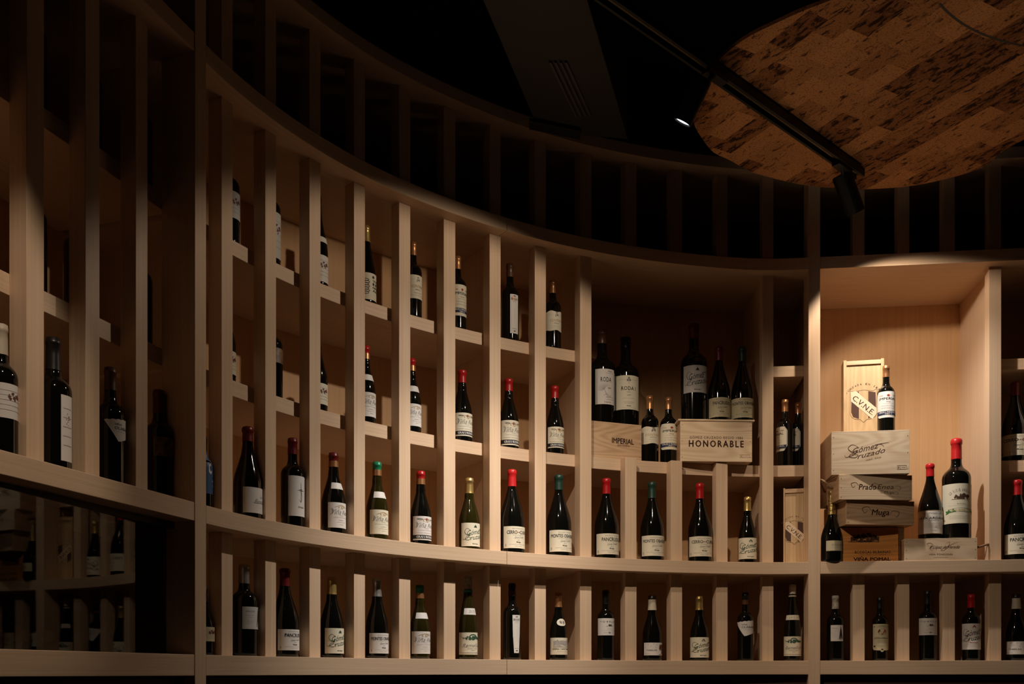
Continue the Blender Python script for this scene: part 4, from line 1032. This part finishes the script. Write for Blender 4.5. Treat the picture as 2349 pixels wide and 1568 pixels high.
# ------------------------------------------------------------------ cork disc
def cork():
    m, t, p = new_mat('cork_mosaic'); L = t.links.new
    tc = t.nodes.new('ShaderNodeTexCoord'); mp = t.nodes.new('ShaderNodeMapping')
    mp.inputs['Rotation'].default_value = (0, 0, math.radians(61.8))
    L(tc.outputs['Object'], mp.inputs['Vector'])
    br = t.nodes.new('ShaderNodeTexBrick'); br.offset = 0.37; br.squash = 1.0
    br.inputs['Scale'].default_value = 1.0; br.inputs['Brick Width'].default_value = 0.17; br.inputs['Row Height'].default_value = 0.085
    br.inputs['Mortar Size'].default_value = 0.0; br.inputs['Bias'].default_value = 0.0
    br.inputs['Color1'].default_value = (0, 0, 0, 1); br.inputs['Color2'].default_value = (1, 1, 1, 1)
    L(mp.outputs[0], br.inputs['Vector'])
    n1 = t.nodes.new('ShaderNodeTexNoise'); n1.inputs['Scale'].default_value = 1.0; n1.inputs['Detail'].default_value = 6
    n1.inputs['Roughness'].default_value = .62; n1.inputs['Distortion'].default_value = .5
    mp2 = t.nodes.new('ShaderNodeMapping'); mp2.inputs['Scale'].default_value = (22, 60, 20)
    add = t.nodes.new('ShaderNodeVectorMath'); add.operation = 'ADD'
    sc = t.nodes.new('ShaderNodeVectorMath'); sc.operation = 'SCALE'; sc.inputs['Scale'].default_value = 2.0
    L(br.outputs['Color'], sc.inputs[0]); L(mp.outputs[0], add.inputs[0]); L(sc.outputs[0], add.inputs[1])
    L(add.outputs[0], mp2.inputs['Vector']); L(mp2.outputs[0], n1.inputs['Vector'])
    # block tone
    r1 = t.nodes.new('ShaderNodeValToRGB'); r1.color_ramp.elements[0].color = (0.22, 0.085, 0.028, 1); r1.color_ramp.elements[1].color = (0.52, 0.235, 0.085, 1)
    L(br.outputs['Color'], r1.inputs['Fac'])
    # crack threshold depends on the block
    ma = t.nodes.new('ShaderNodeMath'); ma.operation = 'MULTIPLY_ADD'; ma.inputs[1].default_value = 0.13
    L(br.outputs['Color'], ma.inputs[0]); L(n1.outputs['Fac'], ma.inputs[2])
    r2 = t.nodes.new('ShaderNodeValToRGB'); r2.color_ramp.elements[0].position = .43; r2.color_ramp.elements[0].color = (.12, .10, .09, 1)
    r2.color_ramp.elements[1].position = .53; r2.color_ramp.elements[1].color = (1, 1, 1, 1)
    L(ma.outputs[0], r2.inputs['Fac'])
    n3 = t.nodes.new('ShaderNodeTexNoise'); n3.inputs['Scale'].default_value = 160; n3.inputs['Detail'].default_value = 3
    L(tc.outputs['Object'], n3.inputs['Vector'])
    r3 = t.nodes.new('ShaderNodeValToRGB'); r3.color_ramp.elements[0].position = .36; r3.color_ramp.elements[0].color = (.5, .45, .42, 1)
    r3.color_ramp.elements[1].position = .46; r3.color_ramp.elements[1].color = (1, 1, 1, 1)
    L(n3.outputs['Fac'], r3.inputs['Fac'])
    m1 = t.nodes.new('ShaderNodeMix'); m1.data_type = 'RGBA'; m1.blend_type = 'MULTIPLY'; m1.inputs[0].default_value = 1
    L(r1.outputs['Color'], m1.inputs[6]); L(r2.outputs['Color'], m1.inputs[7])
    m2 = t.nodes.new('ShaderNodeMix'); m2.data_type = 'RGBA'; m2.blend_type = 'MULTIPLY'; m2.inputs[0].default_value = 1
    L(m1.outputs[2], m2.inputs[6]); L(r3.outputs['Color'], m2.inputs[7])
    L(m2.outputs[2], p.inputs['Base Color']); p.inputs['Roughness'].default_value = .85; p.inputs['Specular IOR Level'].default_value = .15
    return m
CORK = cork()
HD = 2.00       # height of the cork face above the camera
UD = [(1585, 255), (1593, 275), (1620, 330), (1700, 382), (1800, 415), (1900, 430), (2000, 433), (2100, 425), (2200, 403), (2349, 320), (1640, 145), (1700, 95), (1800, 45), (1910, 0)]
pts = [((x-CX)/(HY-y), F/(HY-y)) for x, y in UD]
c0 = (.67, 1.70)
pol = sorted((math.atan2(b-c0[1], a-c0[0]), math.hypot(a-c0[0], b-c0[1])) for a, b in pts)
pol += [(-.15, .345), (-.75, .34), (-1.3, .325)]
pol = sorted(pol)
def rdisc(a):
    # periodic smoothing of the measured radii
    sw = sr = 0
    for b, r in pol:
        d = (a-b+PI) % (2*PI)-PI; w = math.exp(-(d/.16)**2)+1e-9
        sw += w; sr += w*r
    return sr/sw
ND = 128
dc = (c0[0]*HD, c0[1]*HD)
rim = [(rdisc(-PI+2*PI*i/ND)*HD*math.cos(-PI+2*PI*i/ND), rdisc(-PI+2*PI*i/ND)*HD*math.sin(-PI+2*PI*i/ND)) for i in range(ND)]
disc = empty('cork_ceiling_disc', (dc[0], dc[1], CAMZ+HD)); tag(disc, 'round hanging cork mosaic disc under the black ceiling', 'ceiling panel')
mb = MB(); mb.face([(x, y, 0) for x, y in reversed(rim)])
mb.face([(x, y, .012) for x, y in rim])
for i in range(ND):
    a, b = rim[i], rim[(i+1) % ND]; mb.face([(*a, 0), (*b, 0), (*b, .012), (*a, .012)])
mb.build('cork_face', CORK, disc)
mb = MB(); R2 = [(x*.998, y*.998) for x, y in rim]
for i in range(ND):
    a, b = R2[i], R2[(i+1) % ND]; mb.face([(*a, .0122), (*b, .0122), (*b, .07), (*a, .07)])
mb.face([(x, y, .07) for x, y in R2]); mb.face([(x, y, .0122) for x, y in reversed(R2)])
mb.build('disc_body', BLACK_METAL, disc)
# groove of the round hatch
gc = (.903*HD-dc[0], 1.2036*HD-dc[1]); gr = .3728*HD
mb = MB(); prev = None
for i in range(61):
    a = .40*PI+(.75*PI-.40*PI)*i/60
    row = []
    for rr in (gr-.004, gr+.004):
        row.append((gc[0]+rr*math.cos(a), gc[1]+rr*math.sin(a), -.0006))
    ok = math.hypot(row[0][0], row[0][1]) < rdisc(math.atan2(row[0][1], row[0][0]))*HD-.01
    if prev and ok: mb.face([prev[0], prev[1], row[1], row[0]])
    prev = row if ok else None
mb.build('hatch_seam', INK, disc, merge=False)
for dx, dy in ((.3, .2), (-.35, .1), (0, -.35)):
    mb = MB(); mb.tube([(dx, dy, .07), (dx, dy, 2.62-HD-.001)], .002, 6); mb.build('hanging_cable', BLACK_METAL, disc)

# ------------------------------------------------------------------ track and spotlights
TH = 1.955
def tp(px, py, h=TH): k = F/(HY-py); return Vector(((px-CX)/F*k*h, k*h, CAMZ+h))
ta, tb = tp(1300, -60), tp(1972, 409)
td = (tb-ta).normalized(); tn = Vector((-td.y, td.x, 0))
trk = empty('track_rail', ta); tag(trk, 'black lighting track running below the cork disc', 'track light rail')
L_ = (tb-ta).length
mb = MB()
def trackbox(mb, o0, o1, z0, z1, l0=0, l1=None):
    l1 = L_ if l1 is None else l1
    q = [td*l0+tn*o0, td*l1+tn*o0, td*l1+tn*o1, td*l0+tn*o1]
    mb.prism([(v.x, v.y) for v in q], z0, z1)
mb = MB(); trackbox(mb, -.022, -.013, 0, .032); trackbox(mb, .013, .022, 0, .032); trackbox(mb, -.013, .013, .022, .032)
mb.build('channel', BLACK_METAL, trk, bevel=.0006)
mb = MB(); trackbox(mb, -.003, .003, .010, .014, 0, L_-.03)
mb.build('conductor', plain('dull_brass', (.12, .09, .04), .4, .8), trk)
for l in (.6, L_-.2):
    v = td*l; mb = MB(); mb.tube([v+Vector((0, 0, .032)), v+Vector((0, 0, 2.62-TH-.001))], .003, 6); mb.build('drop_rod', BLACK_METAL, trk)
EM, t_, p_ = new_mat('lit_lamp_face')
p_.inputs['Emission Color'].default_value = (0.80, 0.92, 1.0, 1); p_.inputs['Emission Strength'].default_value = 1.6
p_.inputs['Base Color'].default_value = (.8, .8, .8, 1)
def head(face, aim, mount, label, R=.030, Lh=.13):
    d = (aim-face).normalized()
    root = empty('track_spotlight', face); tag(root, label, 'spotlight', 'spotlights on the track')
    u = d.cross(Vector((0, 0, 1))).normalized(); w = d.cross(u)
    def ring(k, r, n=28): return [d*k+(u*math.cos(2*PI*i/n)+w*math.sin(2*PI*i/n))*r for i in range(n)]
    mb = MB(); R_ = [ring(.002, R), ring(-Lh, R), ring(-Lh-.004, R*.9), ring(-Lh-.004, 0.001)]
    for a, b in zip(R_, R_[1:]):
        for i in range(28): mb.face([a[i], a[(i+1) % 28], b[(i+1) % 28], b[i]])
    R_ = [ring(.002, R), ring(.002, R*.88), ring(-.012, R*.86)]
    for a, b in zip(R_, R_[1:]):
        for i in range(28): mb.face([a[i], a[(i+1) % 28], b[(i+1) % 28], b[i]])
    mb.build('housing', BLACK_METAL, root, smooth=False)
    mb = MB(); mb.face(ring(-.003, R*.87)); mb.build('lens', EM, root)
    m = mount-face; back = -d*(Lh*.78)
    mb = MB(); mb.tube([back, back+(m-back)*.5, m], .009, 10); mb.build('yoke', BLACK_METAL, root, smooth=True)
    mb = MB(); v = m; q = [v-td*.05+tn*-.016, v+td*.05+tn*-.016, v+td*.05+tn*.016, v-td*.05+tn*.016]
    mb.prism([(a.x, a.y) for a in q], m.z-.012, m.z+.0); mb.build('track_adapter', BLACK_METAL, root)
def on_track(px, py):
    return tp(px, py)-Vector((0, 0, .0005))
head(LAMPS[0][0], LAMPS[0][1], on_track(1640, 172), 'round black spotlight with its lit face seen edge-on')
head(Vector(LAMPS[1][0]), LAMPS[1][1], on_track(1932, 381), 'black spotlight head hanging at the end of the track', R=.038, Lh=.15)
up = Vector(LAMPS[7][0]); ud = (LAMPS[7][1]-up).normalized()
ul = empty('added_uplight', (up.x, up.y, 0)); tag(ul, 'black uplight added unseen below the frame to light the cork disc', 'added fill lamp')  # lamp body for the added uplight, not part of the visible room
mb = MB(); mb.tube([(0, 0, 0), (0, 0, .015)], .10, 28); mb.build('base', BLACK_METAL, ul)
mb = MB(); mb.tube([(0, 0, .015), (0, 0, up.z-.13)], .010, 12); mb.build('stem', BLACK_METAL, ul)
mb = MB(); v = Vector((0, 0, up.z)); mb.tube([v-ud*.15, v-ud*.004], .045, 28, caps=True); mb.build('shade', BLACK_METAL, ul)
mb = MB(); mb.tube([v-ud*.0038, v-ud*.002], .040, 28); mb.build('lens', EM, ul)
for i, nm in ((2, 'aimed at the left section'), (3, 'aimed at the wide bay'), (4, 'added as fill above the middle of the floor'), (5, 'added as fill above the right of the floor'), (6, 'added as fill behind the camera')):  # those over the floor and behind the camera are added fill
    p3 = Vector(LAMPS[i][0]); head(p3, LAMPS[i][1], p3+Vector((.01, -.02, 2.62+CAMZ-p3.z-.0005)), 'black spotlight out of the frame '+nm)

# ------------------------------------------------------------------ ceiling duct with slot diffuser
HDU = 2.07
def dp(px, py, h=HDU): k = F/(HY-py); return ((px-CX)/F*k*h, k*h)
duct = empty('air_duct', (0, 0, 0)); tag(duct, 'black air duct box with a slotted vent under the ceiling', 'air duct')
A = dp(1120, 30); Bp = dp(1236, 300); C_ = dp(1440, 320); D_ = dp(1345, 20)
dirv = Vector((Bp[0]-A[0], Bp[1]-A[1])); A2 = (A[0]-dirv.x*1.5, A[1]-dirv.y*1.5); D2 = (D_[0]-dirv.x*1.5, D_[1]-dirv.y*1.5)
DUCT = plain('duct_black_paint', (0.006, 0.0065, 0.005), .55)
mb = MB(); mb.prism([A2, D2, C_, Bp], CAMZ+HDU, CAMZ+2.619); mb.build('duct_box', DUCT, duct, bevel=.003)
vent = MB()
a, b, c, d = dp(1258, 140), dp(1306, 140), dp(1362, 264), dp(1318, 264)
for k in range(4):
    t0 = (k+.12)/4; t1 = (k+.55)/4
    q = [(a[0]+(b[0]-a[0])*t0, a[1]), (a[0]+(b[0]-a[0])*t1, a[1]), (d[0]+(c[0]-d[0])*t1, c[1]), (d[0]+(c[0]-d[0])*t0, c[1])]
    vent.prism(q, CAMZ+HDU-.006, CAMZ+HDU-.0003)
vent.build('vent_slats', plain('grey_slat', (.05, .05, .035), .4), duct)
# tray at the duct end
mb = MB(); e0 = dp(1214, 296, HDU-.012); e1 = dp(1330, 320, HDU-.012)
mb.prism([(e0[0], e0[1]-.06), (e1[0], e1[1]-.06), (e1[0], e1[1]), (e0[0], e0[1])], CAMZ+HDU-.014, CAMZ+HDU-.002)
mb.build('end_tray', BLACK_METAL, duct, bevel=.002)
